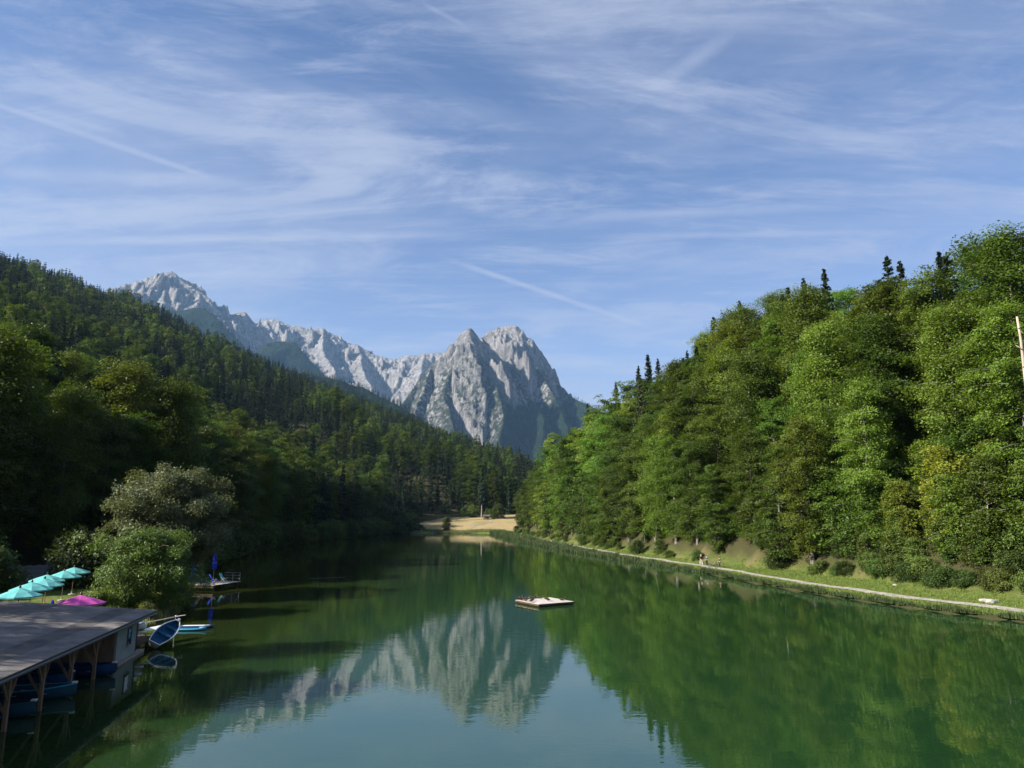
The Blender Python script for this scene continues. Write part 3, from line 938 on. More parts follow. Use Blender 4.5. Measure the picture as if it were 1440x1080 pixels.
BEECH_FAR = [broadleaf('beech', 300 + i, h, r, 22, 4, 8, 1.35, M_BARK, M_BEECH, base=0.12, flat=0.35, disc=1.5, split=False, top=t_)
             for i, (h, r, t_) in enumerate(((23, 5.2, 0.9), (24, 5.8, 1.1), (21, 5.0, 0.75)))]
SPRUCE_NEAR = [spruce('spruce', 400 + i, h, r, 44, 8, 15, 0.85, 0.34, True, b_, g) for i, (h, r, b_, g) in enumerate(((27, 3.6, 0.10, 0.03), (25, 3.2, 0.16, 0.06), (24, 2.9, 0.30, 0.22)))]
SPRUCE_MID = [spruce('spruce', 500 + i, h, r, 28, 7, 9, 1.25, 0.55, False, b_, g) for i, (h, r, b_, g) in enumerate(((27, 3.7, 0.06, 0.02), (24, 3.3, 0.12, 0.05), (25, 3.0, 0.2, 0.12)))]
SPRUCE_FAR = [spruce('spruce', 600 + i, h, r, 15, 6, 4, 2.0, 1.15, False, 0.05) for i, (h, r) in enumerate(((26, 3.9), (24, 3.5), (22, 3.7)))]

rng = np.random.RandomState(12)
cand = []          # x, y, kind(0 beech 1 spruce), scale, zone, row, warm tone, value

# the slope above the lakeside path: rows climbing from the bank
ROW_D = [0.4, 7.5, 15.5, 23.5, 32, 40.5, 49]
for r_, d in enumerate(ROW_D):
    ln_pts = offset_line(RIGHT_HILL[:-2], 0, 20, 470, 8.2)
    for p in ln_pts:
        ft = float(np.interp(p[1], [60, 110, 130, 300], [13.5, 9.6, 7.0, 6.5]))
        q = offset_line
        cand.append((p[0], p[1], d + ft + 1.6, r_))
right_raw = np.array(cand); cand = []
# push the row points sideways along the local normal of the bank
bank = np.asarray(RIGHT_HILL[:-2], float)
seg = np.diff(bank, axis=0); cum = np.concatenate([[0], np.cumsum(np.hypot(seg[:, 0], seg[:, 1]))])
for x, y, d, r_ in right_raw:
    j = np.argmin(np.hypot(bank[:, 0] - x, bank[:, 1] - y))
    _, S, _ = seg_dist(np.array([x]), np.array([y]), bank)
    s0 = np.interp(S[0], np.arange(len(bank)), cum)
    a = np.array([np.interp(s0 - 14, cum, bank[:, k]) for k in (0, 1)]); b_ = np.array([np.interp(s0 + 14, cum, bank[:, k]) for k in (0, 1)])
    dv = (b_ - a) / np.hypot(*(b_ - a))
    s0 += rng.normal() * 1.3 + (3.2 if int(r_) % 2 else 0)
    q = np.array([np.interp(s0, cum, bank[:, k]) for k in (0, 1)]) + np.array([dv[1], -dv[0]]) * (d + rng.normal() * 1.0)
    if r_ == 0 and y < 92:
        continue                                     # only bushes stand at the foot of the slope here
    if r_ > 0 and rng.uniform() < 0.08:
        continue                                     # dark gaps between the crowns
    con = 0.0 if r_ < 2 else (0.07 if y < 190 else 0.20)
    if r_ >= 4: con += 0.22 if y > 150 else 0.08
    if y > 330: con += 0.25
    k = 1 if rng.uniform() < con else 0
    sc = rng.uniform(0.74, 1.16) * (0.80 if r_ == 0 else 0.94 if r_ == 1 else 1.0)
    if y < 95: sc *= 0.9
    if y > 240: sc *= 0.88
    cand.append((q[0], q[1], k, sc, 0, int(r_), 1.0 - max(0, rng.normal() * 0.22) if k == 0 else 1.0 - abs(rng.normal()) * 0.3, rng.uniform(0.72, 1.3)))

# the other shore: rows above the terrace, then the mountainside
base_l = np.asarray(LEFT_BASE, float)
seg = np.diff(base_l, axis=0); cuml = np.concatenate([[0], np.cumsum(np.hypot(seg[:, 0], seg[:, 1]))])
for r_, d in enumerate([3, 10, 17, 24, 32, 40, 49, 58, 68, 78]):
    for s0 in np.arange(60, cuml[9] + 240, 6.8 if r_ < 5 else 7.6):
        s1 = s0 + rng.normal() * 1.5
        a = np.array([np.interp(s1 - 10, cuml, base_l[:, k]) for k in (0, 1)]); b_ = np.array([np.interp(s1 + 10, cuml, base_l[:, k]) for k in (0, 1)])
        dv = (b_ - a) / np.hypot(*(b_ - a))
        q = np.array([np.interp(s1, cuml, base_l[:, k]) for k in (0, 1)]) + np.array([-dv[1], dv[0]]) * (d + rng.normal() * 1.3)
        con = 0.10 if q[1] < 250 else 0.35 if q[1] < 380 else 0.80
        k = 1 if rng.uniform() < con else 0
        sc = rng.uniform(0.74, 1.05)
        if 42 < q[1] < 75: sc *= 0.55          # mostly unseen trees, shrunk to let the sun reach the willows
        if q[1] > 360: sc *= rng.uniform(0.85, 1.1)
        cand.append((q[0], q[1], k, sc, 1, r_, 1.0 - max(0, rng.normal() * 0.14), rng.uniform(0.5, 0.88)))  # leaf value lowered to put the shore's deep shade into the crowns
n = 52000
hx = rng.uniform(-1300, 420, n); hy = rng.uniform(40, 1500, n)
db, _, sb = seg_dist(hx, hy, LEFT_BASE)
dg, _, sg_ = seg_dist(hx, hy, [p[:2] for p in RIDGE])
ok = (sb < 0) & (db > 84) & ((sg_ > 0) | (dg < 40))
hx, hy = hx[ok], hy[ok]
# thin out to one tree per cell
cell = 6.6
key = np.floor(hx / cell).astype(int) * 100000 + np.floor(hy / cell).astype(int)
_, first = np.unique(key, return_index=True)
hx, hy = hx[first], hy[first]
patch = fbm(hx / 130, hy / 130, 4, 5) + 0.25 * fbm(hx / 25, hy / 25, 2, 8)
pb_ = np.clip(0.19 + 0.9 * patch + 0.3 * (1 - sstep(np.hypot(hx, hy), 250, 620)), 0.05, 0.95)
kk = (rng.uniform(0, 1, len(hx)) > pb_).astype(int)
for i in range(len(hx)):
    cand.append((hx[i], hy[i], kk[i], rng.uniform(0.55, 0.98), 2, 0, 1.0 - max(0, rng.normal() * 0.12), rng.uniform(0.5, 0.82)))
cand = np.array(cand)
tz = terrain_z(cand[:, 0], cand[:, 1])
bx, by_, f = project(cand[:, 0], cand[:, 1], tz)
tpx, tpy, f2 = project(cand[:, 0], cand[:, 1], tz + 25 * cand[:, 3])
hgt = np.clip(by_ - tpy, 0, 2000)
dist = np.hypot(cand[:, 0], cand[:, 1])
vis = (cand[:, 1] > 8) & (bx > -110 - 0 * bx) & (bx < 1560) & (tpy < 1080)
near_side = (cand[:, 1] > -20) & (bx > -900) & (bx < 2200) & (dist < 190) & (cand[:, 4] == 1) & (cand[:, 5] < 6)    # they shade the shore
shade = (~vis) & near_side
keep = (vis | shade) & ~((cand[:, 4] == 2) & (bx > 1250))
# glade with the dry meadow stays open
keep &= ~((cand[:, 1] > 352) & (cand[:, 1] < 448) & (cand[:, 0] > -52) & (cand[:, 0] < 3) & (cand[:, 4] != 0))
cand = cand[keep]; tz = tz[keep]; hgt = np.where(vis[keep], hgt[keep], hgt[keep] * 0.2); dist = dist[keep]; bx = bx[keep]; by_ = by_[keep]; isvis = vis[keep]
# a tree is worth an object of its own when it shows large: 300 of each kind
order = np.argsort(-hgt * (1 - 0.35 * (cand[:, 5] > 4)) * np.where(cand[:, 4] == 1, 0.9, 1.0))
single = np.zeros(len(cand), bool)
for k in (0, 1):
    o_ = [i for i in order if cand[i, 2] == k and isvis[i]][:298 if k == 0 else 270]
    single[o_] = True

ORD = ['first', 'second', 'third', 'fourth', 'fifth', 'sixth', 'seventh', 'eighth', 'ninth', 'tenth', 'eleventh', 'twelfth', 'thirteenth', 'fourteenth', 'fifteenth',
       'sixteenth', 'seventeenth', 'eighteenth', 'nineteenth']
TENS = ['', '', 'twenty', 'thirty', 'forty', 'fifty', 'sixty', 'seventy', 'eighty', 'ninety']
TENTH = ['', '', 'twentieth', 'thirtieth', 'fortieth', 'fiftieth', 'sixtieth', 'seventieth', 'eightieth', 'ninetieth']


def ordinal(n):
    if n < 20: return ORD[n - 1]
    if n > 99: return 'hundredth' if n == 100 else 'hundred-and-' + ordinal(n - 100)
    return TENTH[n // 10] if n % 10 == 0 else TENS[n // 10] + '-' + ORD[n % 10 - 1]


def tone_word(w, v, k):
    if k == 1: return 'brownish' if w < 0.72 else 'dark' if v < 1.0 else 'green'
    return 'yellow-green' if w < 0.72 else 'deep green' if v < 0.97 else 'mid-green' if v < 1.1 else 'bright green'


KIND = ['beech', 'spruce']
count_in = {}
counters = {}
holders = {}
for i in sorted(np.nonzero(single)[0], key=lambda j: (cand[j, 4], cand[j, 5], cand[j, 2], cand[j, 1])):
    x, y, k, sc, zone, row, warm, val = cand[i]
    k = int(k); zone = int(zone); row = int(row)
    px_h = hgt[i] * 0.711
    key = (zone, row, k)
    counters[key] = counters.get(key, 0) + 1
    w = tone_word(warm, val, k)
    rowname = ORD[row] + ' row'
    if zone == 0:
        lab = f"{w} {KIND[k]} in the {rowname} above the path, {ordinal(counters[key])} from the near end"
        grp = f'{KIND[k]} trees on the slope above the lakeside path'
    elif zone == 1:
        lab = f"{w} {KIND[k]} in the {rowname} behind the shaded shore, {ordinal(counters[key])} from the boathouse"
        grp = f'{KIND[k]} trees behind the shaded shore'
    else:
        lab = f"{w} {KIND[k]} on the mountainside above the shaded shore, {ordinal(counters[key])} {KIND[k]} up the valley"
        grp = f'{KIND[k]} trees on the mountainside'
    near = px_h > 75 and not (zone == 1 and y > 230)
    pool = (BEECH_NEAR, SPRUCE_NEAR)[k] if near else ((BEECH_MID, SPRUCE_MID)[k] if px_h > 26 else (BEECH_FAR, SPRUCE_FAR)[k])
    var = pool[(i * 7 + int(x * 3)) % len(pool)]
    rz = (i * 2.39996) % 6.283
    colr = (max(0.25, warm), val, 0, 1)
    sxy = sc * (0.92 + 0.2 * ((i * 0.618) % 1))
    z0 = float(tz[i]) - 0.25
    if near:
        t = thing(KIND[k] + '_tree', lab, 'tree', (x, y, z0), rz, grp)
        t.scale = (sxy, sxy, sc)
        for nm, me_ in zip(('trunk', 'crown'), var):
            c_ = link(bpy.data.objects.new(nm, me_), t); c_.color = colr
    else:
        t = link(bpy.data.objects.new(KIND[k] + '_tree', var))
        t.location = (x, y, z0); t.rotation_euler = (0, 0, rz); t.scale = (sxy, sxy, sc); t.color = colr
        tag(t, lab, 'tree', grp)
        holders.setdefault((k, px_h > 26, var.name), t)


# ---- everything beyond that: one wood per distance, instanced on points
def forest_object(name, pts, rot, scl, pick, protos, label):
    me_ = np_mesh(name, pts, attrs={'rot': rot, 'scl': scl})
    a = me_.attributes.new('pick', 'INT', 'POINT'); a.data.foreach_set('value', np.asarray(pick, np.int32))
    o = link(bpy.data.objects.new(name, me_))
    ng = bpy.data.node_groups.new(name, 'GeometryNodeTree')
    ng.interface.new_socket('Geometry', in_out='INPUT', socket_type='NodeSocketGeometry')
    ng.interface.new_socket('Geometry', in_out='OUTPUT', socket_type='NodeSocketGeometry')
    N = ng.nodes; L = ng.links
    gi = N.new('NodeGroupInput'); go = N.new('NodeGroupOutput'); io = N.new('GeometryNodeInstanceOnPoints'); jn = N.new('GeometryNodeJoinGeometry')
    io.inputs['Pick Instance'].default_value = True
    for p in reversed(protos):
        oi = N.new('GeometryNodeObjectInfo'); oi.transform_space = 'ORIGINAL'
        oi.inputs['Object'].default_value = p
        oi.inputs['As Instance'].default_value = True
        L.new(oi.outputs['Geometry'], jn.inputs[0])

    def named(nm, ty):
        nd = N.new('GeometryNodeInputNamedAttribute'); nd.data_type = ty; nd.inputs['Name'].default_value = nm
        return nd.outputs['Attribute']
    cx = N.new('ShaderNodeCombineXYZ'); L.new(named('rot', 'FLOAT'), cx.inputs[2])
    L.new(gi.outputs[0], io.inputs['Points']); L.new(jn.outputs[0], io.inputs['Instance'])
    L.new(named('pick', 'INT'), io.inputs['Instance Index']); L.new(cx.outputs[0], io.inputs['Rotation']); L.new(named('scl', 'FLOAT'), io.inputs['Scale'])
    L.new(io.outputs[0], go.inputs[0])
    md = o.modifiers.new('wood', 'NODES'); md.node_group = ng
    o.color = (0.97, 0.66, 0, 1)
    return tag(o, label, kind='stuff')


def proto_objects(pool, k, mid):
    """scene trees that carry these meshes; a tree is taken from the wood's own edge when none does yet"""
    out = []
    for m in pool:
        h = holders.get((k, mid, m.name))
        if h is None:
            j = next(q for q in order if cand[q, 2] == k and not single[q] and isvis[q])
            single[j] = True
            h = link(bpy.data.objects.new(KIND[k] + '_tree', m))
            h.location = (cand[j, 0], cand[j, 1], tz[j] - 0.3); h.scale = (cand[j, 3],) * 3
            tag(h, f"{tone_word(1, 1, k)} {KIND[k]} at the edge of the distant mountainside wood, crown shape {ordinal(len(out) + 1)} of its kind", 'tree', f'{KIND[k]} trees on the mountainside')
            holders[(k, mid, m.name)] = h
        h.color = (0.97, 0.66, 0, 1)
        out.append(h)
    return out


pb_far, ps_far = proto_objects(BEECH_FAR, 0, False), proto_objects(SPRUCE_FAR, 1, False)
pb_mid, ps_mid = proto_objects(BEECH_MID, 0, True), proto_objects(SPRUCE_MID, 1, True)
rest = ~single
protos = pb_far + ps_far + pb_mid + ps_mid
nb, ns, nbm, nsm = len(pb_far), len(ps_far), len(pb_mid), len(ps_mid)
c_ = cand[rest]
r1 = rng.randint(0, 1000, len(c_))
closer = hgt[rest] * 0.711 > 26
pick = np.where(c_[:, 2] == 0, np.where(closer, nb + ns + r1 % nbm, r1 % nb), np.where(closer, nb + ns + nbm + r1 % nsm, nb + r1 % ns))
forest_object('mountainside_wood', np.stack([c_[:, 0], c_[:, 1], tz[rest] - 0.4], 1), rng.uniform(0, 6.28, len(c_)), c_[:, 3] * rng.uniform(0.9, 1.1, len(c_)), pick, protos,
              'mixed spruce and beech wood covering the mountainside beyond the lake')
fp = np.concatenate(FOREST_PTS)
if len(fp) > 26000:
    fp = fp[rng.permutation(len(fp))[:26000]]
mixed = rng.uniform(0, 1, len(fp)) < 0.08
forest_object('alpine_wood', fp, rng.uniform(0, 6.28, len(fp)), rng.uniform(0.75, 1.15, len(fp)), np.where(mixed, rng.randint(0, nb, len(fp)), nb + rng.randint(0, ns, len(fp))),
              pb_far + ps_far, 'distant blue green woods at the foot of the rocky peaks').color = (0.95, 0.6, 0, 1)
print('TREES', len(cand), 'single', single.sum(), 'alpine', len(fp), 'verts', sum(len(o.data.vertices) for o in scene.objects if o.type == 'MESH'))
# ------------------------------------------------------------------ willows, bushes, reeds and grass
WILLOW_BIG = broadleaf('willow', 700, 13.8, 6.5, 78, 8, 190, 0.33, M_BARK, M_WILLOW, base=0.29, flat=0.15, disc=1.0, aspect=0.40, rag=0.36, top=0.75, droop=0.06, upright=0.30, trunk_r=0.28)
WILLOW_FRONT = broadleaf('willow', 701, 6.6, 4.4, 56, 6, 130, 0.26, M_BARK, M_WILLOW, base=0.03, flat=0.1, disc=0.72, aspect=0.36, rag=0.34, top=0.55, droop=0.15, upright=0.30, trunk_r=0.14)


def ground_z(x, y):
    return float(terrain_z(np.array([x]), np.array([y]))[0])


def plant(name, meshes, loc, rz, sc, label, cat, group=None, tone=(1, 1)):
    t = thing(name, label, cat, loc, rz, group)
    t.scale = sc if isinstance(sc, tuple) else (sc,) * 3
    for nm, m in zip(('trunk', 'crown'), meshes):
        o = link(bpy.data.objects.new(nm, m), t); o.color = (tone[0], tone[1], 0, 1)
    return t


plant('willow_tree', WILLOW_BIG, (-37.4, 80.3, ground_z(-37.4, 80.3) - 0.2), 0.6, (0.94, 0.94, 0.91), 'large grey-green willow with a broad crown beside the jetty of blue parasols', 'tree', None, (1.0, 1.12))
plant('willow_tree', WILLOW_FRONT, (-33.0, 66, ground_z(-33.0, 66) - 0.2), 2.1, 1.02, 'small yellow-green willow in front of the large willow behind the boathouse', 'tree', None, (0.15, 1.1))

SHRUB = [broadleaf('shrub', 720 + i, h, r, 34, 5, 40, 0.26, M_BARK, M_SHRUB, base=0.02, flat=0.25, disc=0.62, aspect=0.55, top=0.25, trunk_r=0.07, upright=0.35)
         for i, (h, r) in enumerate(((3.6, 2.4), (3.0, 2.6), (4.2, 2.2)))]
SAPLING = [broadleaf('sapling', 740 + i, h, r, 46, 6, 46, 0.32, M_PALEBARK, M_BEECH, base=0.03, flat=0.75, disc=0.95, aspect=0.6, top=0.5, trunk_r=0.09)
           for i, (h, r) in enumerate(((10, 3.6), (8.5, 3.2), (11.5, 3.4)))]
rs = np.random.RandomState(33)
right_foot = lambda y: float(np.interp(y, [60, 110, 130, 300], [13.5, 9.6, 7.0, 6.5]))


def bank_point(s, d):
    bank = np.asarray(RIGHT_HILL[:-2], float)
    a = np.array([np.interp(s - 8, cum_b, bank[:, k]) for k in (0, 1)]); b_ = np.array([np.interp(s + 8, cum_b, bank[:, k]) for k in (0, 1)])
    dv = (b_ - a) / np.hypot(*(b_ - a))
    return np.array([np.interp(s, cum_b, bank[:, k]) for k in (0, 1)]) + np.array([dv[1], -dv[0]]) * d


_sg = np.diff(np.asarray(RIGHT_HILL[:-2], float), axis=0)
cum_b = np.concatenate([[0], np.cumsum(np.hypot(_sg[:, 0], _sg[:, 1]))])
s_at = lambda y: float(np.interp(y, np.asarray(RIGHT_HILL[:-2], float)[:, 1], cum_b))

# thicket at the foot of the near slope
n_s = 0; n_y = 0
for y0 in np.arange(50, 100, 2.1):
    for lane, d in enumerate((0.4, 2.4, 4.8)):
        yy = y0 + rs.normal() * 0.6 + lane * 0.7
        p = bank_point(s_at(yy), right_foot(yy) + d + rs.normal() * 0.5)
        z = ground_z(*p)
        if project(p[0], p[1], z)[0] > 1520: continue
        n_s += 1
        w = 1 - max(0, rs.normal() * 0.3); v = rs.uniform(0.85, 1.15)
        sc = rs.uniform(0.55, 0.95) * (0.75 if lane == 0 else 1.0)
        plant('shrub', SHRUB[n_s % 3], (p[0], p[1], z - 0.1), rs.uniform(0, 6.28), sc,
              f"{'yellowish' if w < 0.75 else 'dark' if v < 0.97 else 'green'} bush at the foot of the near wooded slope, {ordinal(n_s)} from its near end", 'shrub', 'bushes at the foot of the slope', (w, v))
for y0 in np.arange(54, 102, 3.4):
    for lane, d in enumerate((3.6, 8.5, 13.0)):
        yy = y0 + rs.normal() * 0.8 + lane * 1.1
        p = bank_point(s_at(yy), right_foot(yy) + d + rs.normal() * 0.6)
        z = ground_z(*p)
        if project(p[0], p[1], z)[0] > 1500: continue
        n_y += 1
        w = 1 - max(0, rs.normal() * 0.35); v = rs.uniform(0.9, 1.2)
        plant('young_beech', SAPLING[n_y % 3], (p[0], p[1], z - 0.1), rs.uniform(0, 6.28), rs.uniform(0.65, 1.0),
              f"{'yellow-green' if w < 0.75 else 'fresh green'} young beech behind the bushes of the near slope, {ordinal(n_y)} from its near end", 'tree', 'young beeches on the near slope', (w, v))
# single bushes between the trees and the path further on
n_p = 0
for yy in list(np.arange(100, 200, 7.5)) + list(np.arange(205, 345, 13)):
    p = bank_point(s_at(yy + rs.normal()), right_foot(yy) - 0.4 + rs.normal() * 0.5)
    if 116 < p[1] < 127: continue
    n_p += 1
    plant('shrub', SHRUB[n_p % 3], (p[0], p[1], ground_z(*p) - 0.1), rs.uniform(0, 6.28), rs.uniform(0.35, 0.75),
          f"low bush between the lakeside path and the beeches, {ordinal(n_p)} walking away", 'shrub', 'low bushes along the lakeside path', (1 - max(0, rs.normal() * 0.2), rs.uniform(0.8, 1.1)))
n_q = 0
for yy in np.arange(102, 230, 4.6):
    p = bank_point(s_at(yy + rs.normal()), right_foot(yy) + 2.2 + rs.uniform(0, 3.0))
    n_q += 1
    w = 1 - max(0, rs.normal() * 0.25)
    plant('young_beech', SAPLING[n_q % 3], (p[0], p[1], ground_z(*p) - 0.1), rs.uniform(0, 6.28), rs.uniform(0.40, 0.75),
          f"low {'yellow-green' if w < 0.75 else 'green'} young beech under the big beeches above the path, {ordinal(n_q)} walking away", 'tree', 'young beeches under the big ones', (w, rs.uniform(0.8, 1.1)))
# bushes round the far end of the lake
for i, (px, py, Y, s) in enumerate(((505, 752, 322, 2.5), (520, 751, 330, 2.9), (537, 751, 336, 3.0), (553, 750, 342, 3.0), (567, 750, 348, 2.6), (579, 749.5, 352, 2.1),
                                    (488, 752, 315, 2.6), (590, 749, 360, 1.0), (560, 750, 338, 1.9), (528, 752, 322, 1.8))):
    p = at(px, py, Y)
    plant('shrub', SHRUB[i % 3], (p[0], p[1], max(0.0, ground_z(p[0], p[1])) - 0.2), i * 1.7, s, f"tall bush at the far corner of the lake below the spruces, {ordinal(i + 1)} of them", 'shrub', 'bushes at the far corner of the lake', (1, rs.uniform(0.7, 0.95)))
p = at(628, 748, 362)
plant('shrub', SHRUB[2], (p[0], p[1], 0.1), 0.4, (1.15, 1.15, 1.75), 'single upright dark bush on the far bank below the meadow', 'shrub', None, (1, 0.75))
# undergrowth on the near shore
for i, (x, y, s, w) in enumerate(((-31.4, 70, 0.5, 0.7), (-33.2, 74.2, 0.6, 0.8), (-35.6, 78, 0.55, 0.6), (-30.9, 62.5, 0.4, 0.7), (-38.6, 84.6, 0.6, 1.0), (-36.2, 71.5, 0.8, 0.9), (-32.4, 59.5, 0.35, 0.8), (-34.6, 62, 0.6, 1.0))):
    plant('shrub', SHRUB[i % 3], (x, y, ground_z(x, y) - 0.1), i * 2.1, s, f"waterside bush at the foot of the willows, {ordinal(i + 1)} of the small bushes there", 'shrub', 'bushes below the willows', (w, 1.0))
for i, (x, y, s) in enumerate(((-50, 84, 1.6), (-55, 76, 1.5), (-60, 66, 1.5), (-58, 80, 1.6), (-62, 58, 1.4), (-49, 96, 1.6), (-53, 104, 2.0))):
    plant('shrub', SHRUB[i % 3], (x, y, ground_z(x, y) - 0.1), i * 1.3, s, f"tall bush with shade put into its leaf colour behind the terrace, {ordinal(i + 1)} from the willows", 'shrub', 'shade-toned bushes behind the terrace', (1, 0.6))  # low leaf value paints shade on bushes that stand in sun
for i, yy in enumerate(np.arange(99, 338, 4.4)):
    x = float(np.interp(yy, [97, 117, 150, 190, 240, 290, 322, 342], [-42, -49, -58, -65, -66, -63, -58, -50])) - 1.6 - abs(rs.normal()) * 1.2
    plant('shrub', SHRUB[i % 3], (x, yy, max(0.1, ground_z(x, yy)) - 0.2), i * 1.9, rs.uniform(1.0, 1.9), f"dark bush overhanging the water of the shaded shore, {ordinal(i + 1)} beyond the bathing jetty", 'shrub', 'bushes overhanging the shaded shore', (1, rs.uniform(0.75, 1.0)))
# trees out on the shore whose shade lies on the boathouse roof
for i, (x, y, s) in enumerate(((-46, 31, 0.80), (-49, 38, 0.86), (-43, 20, 0.75), (-52, 24, 0.95))):
    plant('beech_tree', BEECH_NEAR[i % 5], (x, y, ground_z(x, y) - 0.2), i * 1.9, s, f"shore beech beside the boathouse terrace, {ordinal(i + 1)} from the lake", 'tree', 'beeches beside the terrace', (1, 0.9))
# pine with a bare pale trunk at the top of the meadow
PINE = spruce('pine', 450, 25, 4.4, 30, 8, 13, 1.4, 0.8, True, 0.34, 0.05, bark=M_PALEBARK)
p = at(677, 718, 428)
plant('pine_tree', PINE, (p[0], p[1], ground_z(p[0], p[1]) - 0.2), 0.3, (1.0, 1.0, 1.15), 'tall pine with a bare pale trunk at the upper edge of the meadow', 'tree', None, (0.8, 1.2))
for i, (px, Y, s) in enumerate(((664, 436, 0.45), (692, 432, 0.40), (700, 428, 0.5), (655, 440, 0.36))):
    p = at(px, 718, Y)
    plant('shrub', SHRUB[i % 3], (p[0], p[1], ground_z(p[0], p[1]) - 0.2), i, s * 4, f"round bush at the top of the dry meadow beside the hut, {ordinal(i + 1)} of four", 'shrub', 'bushes at the top of the meadow', (1, 0.9))

# conifers standing clear of the beeches along the crest of the near slope
n_c = 0
for px, py, Y, v in ((1003, 462, 152, 0), (1018, 470, 156, 1), (1038, 440, 150, 2), (1046, 452, 146, 1), (911, 515, 212, 0), (884, 524, 222, 0), (925, 522, 216, 1), (897, 532, 226, 1), (946, 527, 200, 1), (960, 520, 190, 0),
                     (853, 549, 246, 2), (866, 556, 240, 1), (826, 584, 268, 0), (806, 578, 282, 1), (787, 574, 296, 0), (772, 604, 306, 1), (755, 622, 318, 0), (740, 636, 330, 1), (1246, 376, 118, 0), (1262, 384, 116, 2),
                     (1322, 372, 108, 1), (1330, 374, 106, 0), (1160, 396, 132, 1), (1108, 420, 140, 0), (1128, 408, 136, 2), (980, 505, 170, 1)):
    best = None
    for yy in np.arange(max(70, Y - 70), Y + 90, 4.0):           # where a tree of natural height reaches that point of the crest
        top = at(px, py - 18, yy); g = ground_z(top[0], top[1]); h = top[2] - g
        if 15 < h < 34 and (best is None or abs(h - 24) < abs(best[3] - 24)): best = (top[0], top[1], g, h)
    if best is None: continue
    top = best; g = best[2]; h = best[3]
    n_c += 1
    hv = (27, 25, 24)[v]; sc = h / hv
    plant('spruce_tree', SPRUCE_NEAR[v], (top[0], top[1], g - 0.1), px * 0.7, (1.2, 1.2, sc),
          f"{'thin sparse' if v == 2 else 'tall dark'} spruce rising clear of the beeches on the crest, {ordinal(n_c)} along the crest", 'tree', 'spruces along the crest of the near slope', (0.9, 1.0))

# dead trunks on the near slope
def dead_tree(pts, r, label):
    t = thing('dead_tree', label, 'tree', pts[0])
    base = Vector(pts[0]); loc = [Vector(p) - base for p in pts]
    MB().tube(loc, np.linspace(r, r * 0.45, len(loc)), 8).build('trunk', M_DEADBARK, t, smooth=True)
    for k in range(3):
        a = loc[-1].lerp(loc[0], 0.08 + 0.13 * k)
        d = Vector((math.cos(k * 2.4), math.sin(k * 2.4), 0.9))
        MB().tube([a, a + d * 0.2, a + d * 0.4], [r * 0.3, r * 0.2, 0.015], 5).build('branch_stub', M_DEADBARK, t, smooth=True)
    return t


q0 = at(1446, 560, 72); q1 = at(1441, 525, 72); q2 = at(1436, 480, 71.6); q3 = at(1430, 445, 71.2)
g0 = at(1455, 660, 72.4)
dead_tree([g0, q0, q1, q2, q3], 0.22, 'bare pale dead trunk leaning out of the foliage high on the near slope')



# ---- reeds and grasses
def tufts(name, pos, h, blades, width, m, label, rs, lean=0.35, tone=None):
    n = len(pos)
    a = rs.uniform(0, 6.283, (n, blades)); ln_ = lean * rs.uniform(0.2, 1.0, (n, blades)); hh = h[:, None] * rs.uniform(0.6, 1.15, (n, blades))
    rad = rs.uniform(0, 0.16, (n, blades)) * (0.5 + h[:, None])
    bx_ = pos[:, None, 0] + np.cos(a) * rad; by2 = pos[:, None, 1] + np.sin(a) * rad; bz = np.broadcast_to(pos[:, None, 2], bx_.shape)
    w = width * rs.uniform(0.7, 1.3, (n, blades)) / 2
    o = a + rs.normal(size=a.shape) * 1.2
    v = np.stack([np.stack([bx_ - np.sin(o) * w, by2 + np.cos(o) * w, bz], -1), np.stack([bx_ + np.sin(o) * w, by2 - np.cos(o) * w, bz], -1),
                  np.stack([bx_ + np.cos(a) * ln_ * hh * 0.45, by2 + np.sin(a) * ln_ * hh * 0.45, bz + hh * 0.62], -1) + np.stack([np.sin(o) * w * 0.6, -np.cos(o) * w * 0.6, w * 0], -1),
                  np.stack([bx_ + np.cos(a) * ln_ * hh, by2 + np.sin(a) * ln_ * hh, bz + hh * (1 - 0.25 * ln_)], -1)], 2)
    v = v.reshape(-1, 3)
    k = np.arange(n * blades)[:, None] * 4
    tr = np.concatenate([k + [[0, 1, 2]], k + [[0, 2, 3]]])
    tint = np.repeat(np.clip(rs.uniform(0, 1, n * blades) * 0.6 + np.repeat(rs.uniform(0, 0.4, n), blades), 0, 1), 4)
    me_ = np_mesh(name, v, None, tr, attrs={'tint': tint}); me_.materials.append(m)
    o_ = link(bpy.data.objects.new(name, me_))
    if tone: o_.color = (tone[0], tone[1], 0, 1)
    return tag(o_, label, kind='stuff')


P = []; Hh = []
for yy in np.concatenate([rs.uniform(50, 130, 5200), rs.uniform(120, 350, 5200)]):
    wdt = np.interp(yy, [50, 110, 150, 200, 350], [0.5, 0.7, 2.2, 4.5, 7.0])
    clump = fbm(np.array([yy / 3.2]), np.array([0.3]), 2, 5)[0]
    d = -wdt * rs.uniform(0, 1) ** 1.3 + 0.8
    if yy < 130 and clump < -0.25 and rs.uniform() < 0.8: continue
    q = bank_point(s_at(yy), d)
    P.append((q[0], q[1], max(-0.02, ground_z(*q) - 0.05))); Hh.append(np.interp(yy, [50, 120, 180, 350], [0.42, 0.55, 1.1, 1.7]) * rs.uniform(0.6, 1.25) * (1 + 0.6 * clump))
tufts('reeds', np.array(P), np.clip(np.array(Hh), 0.25, 2.2), 7, 0.075, M_REED, 'green reeds standing in the shallows along the path bank', rs, 0.4)
P = []; Hh = []
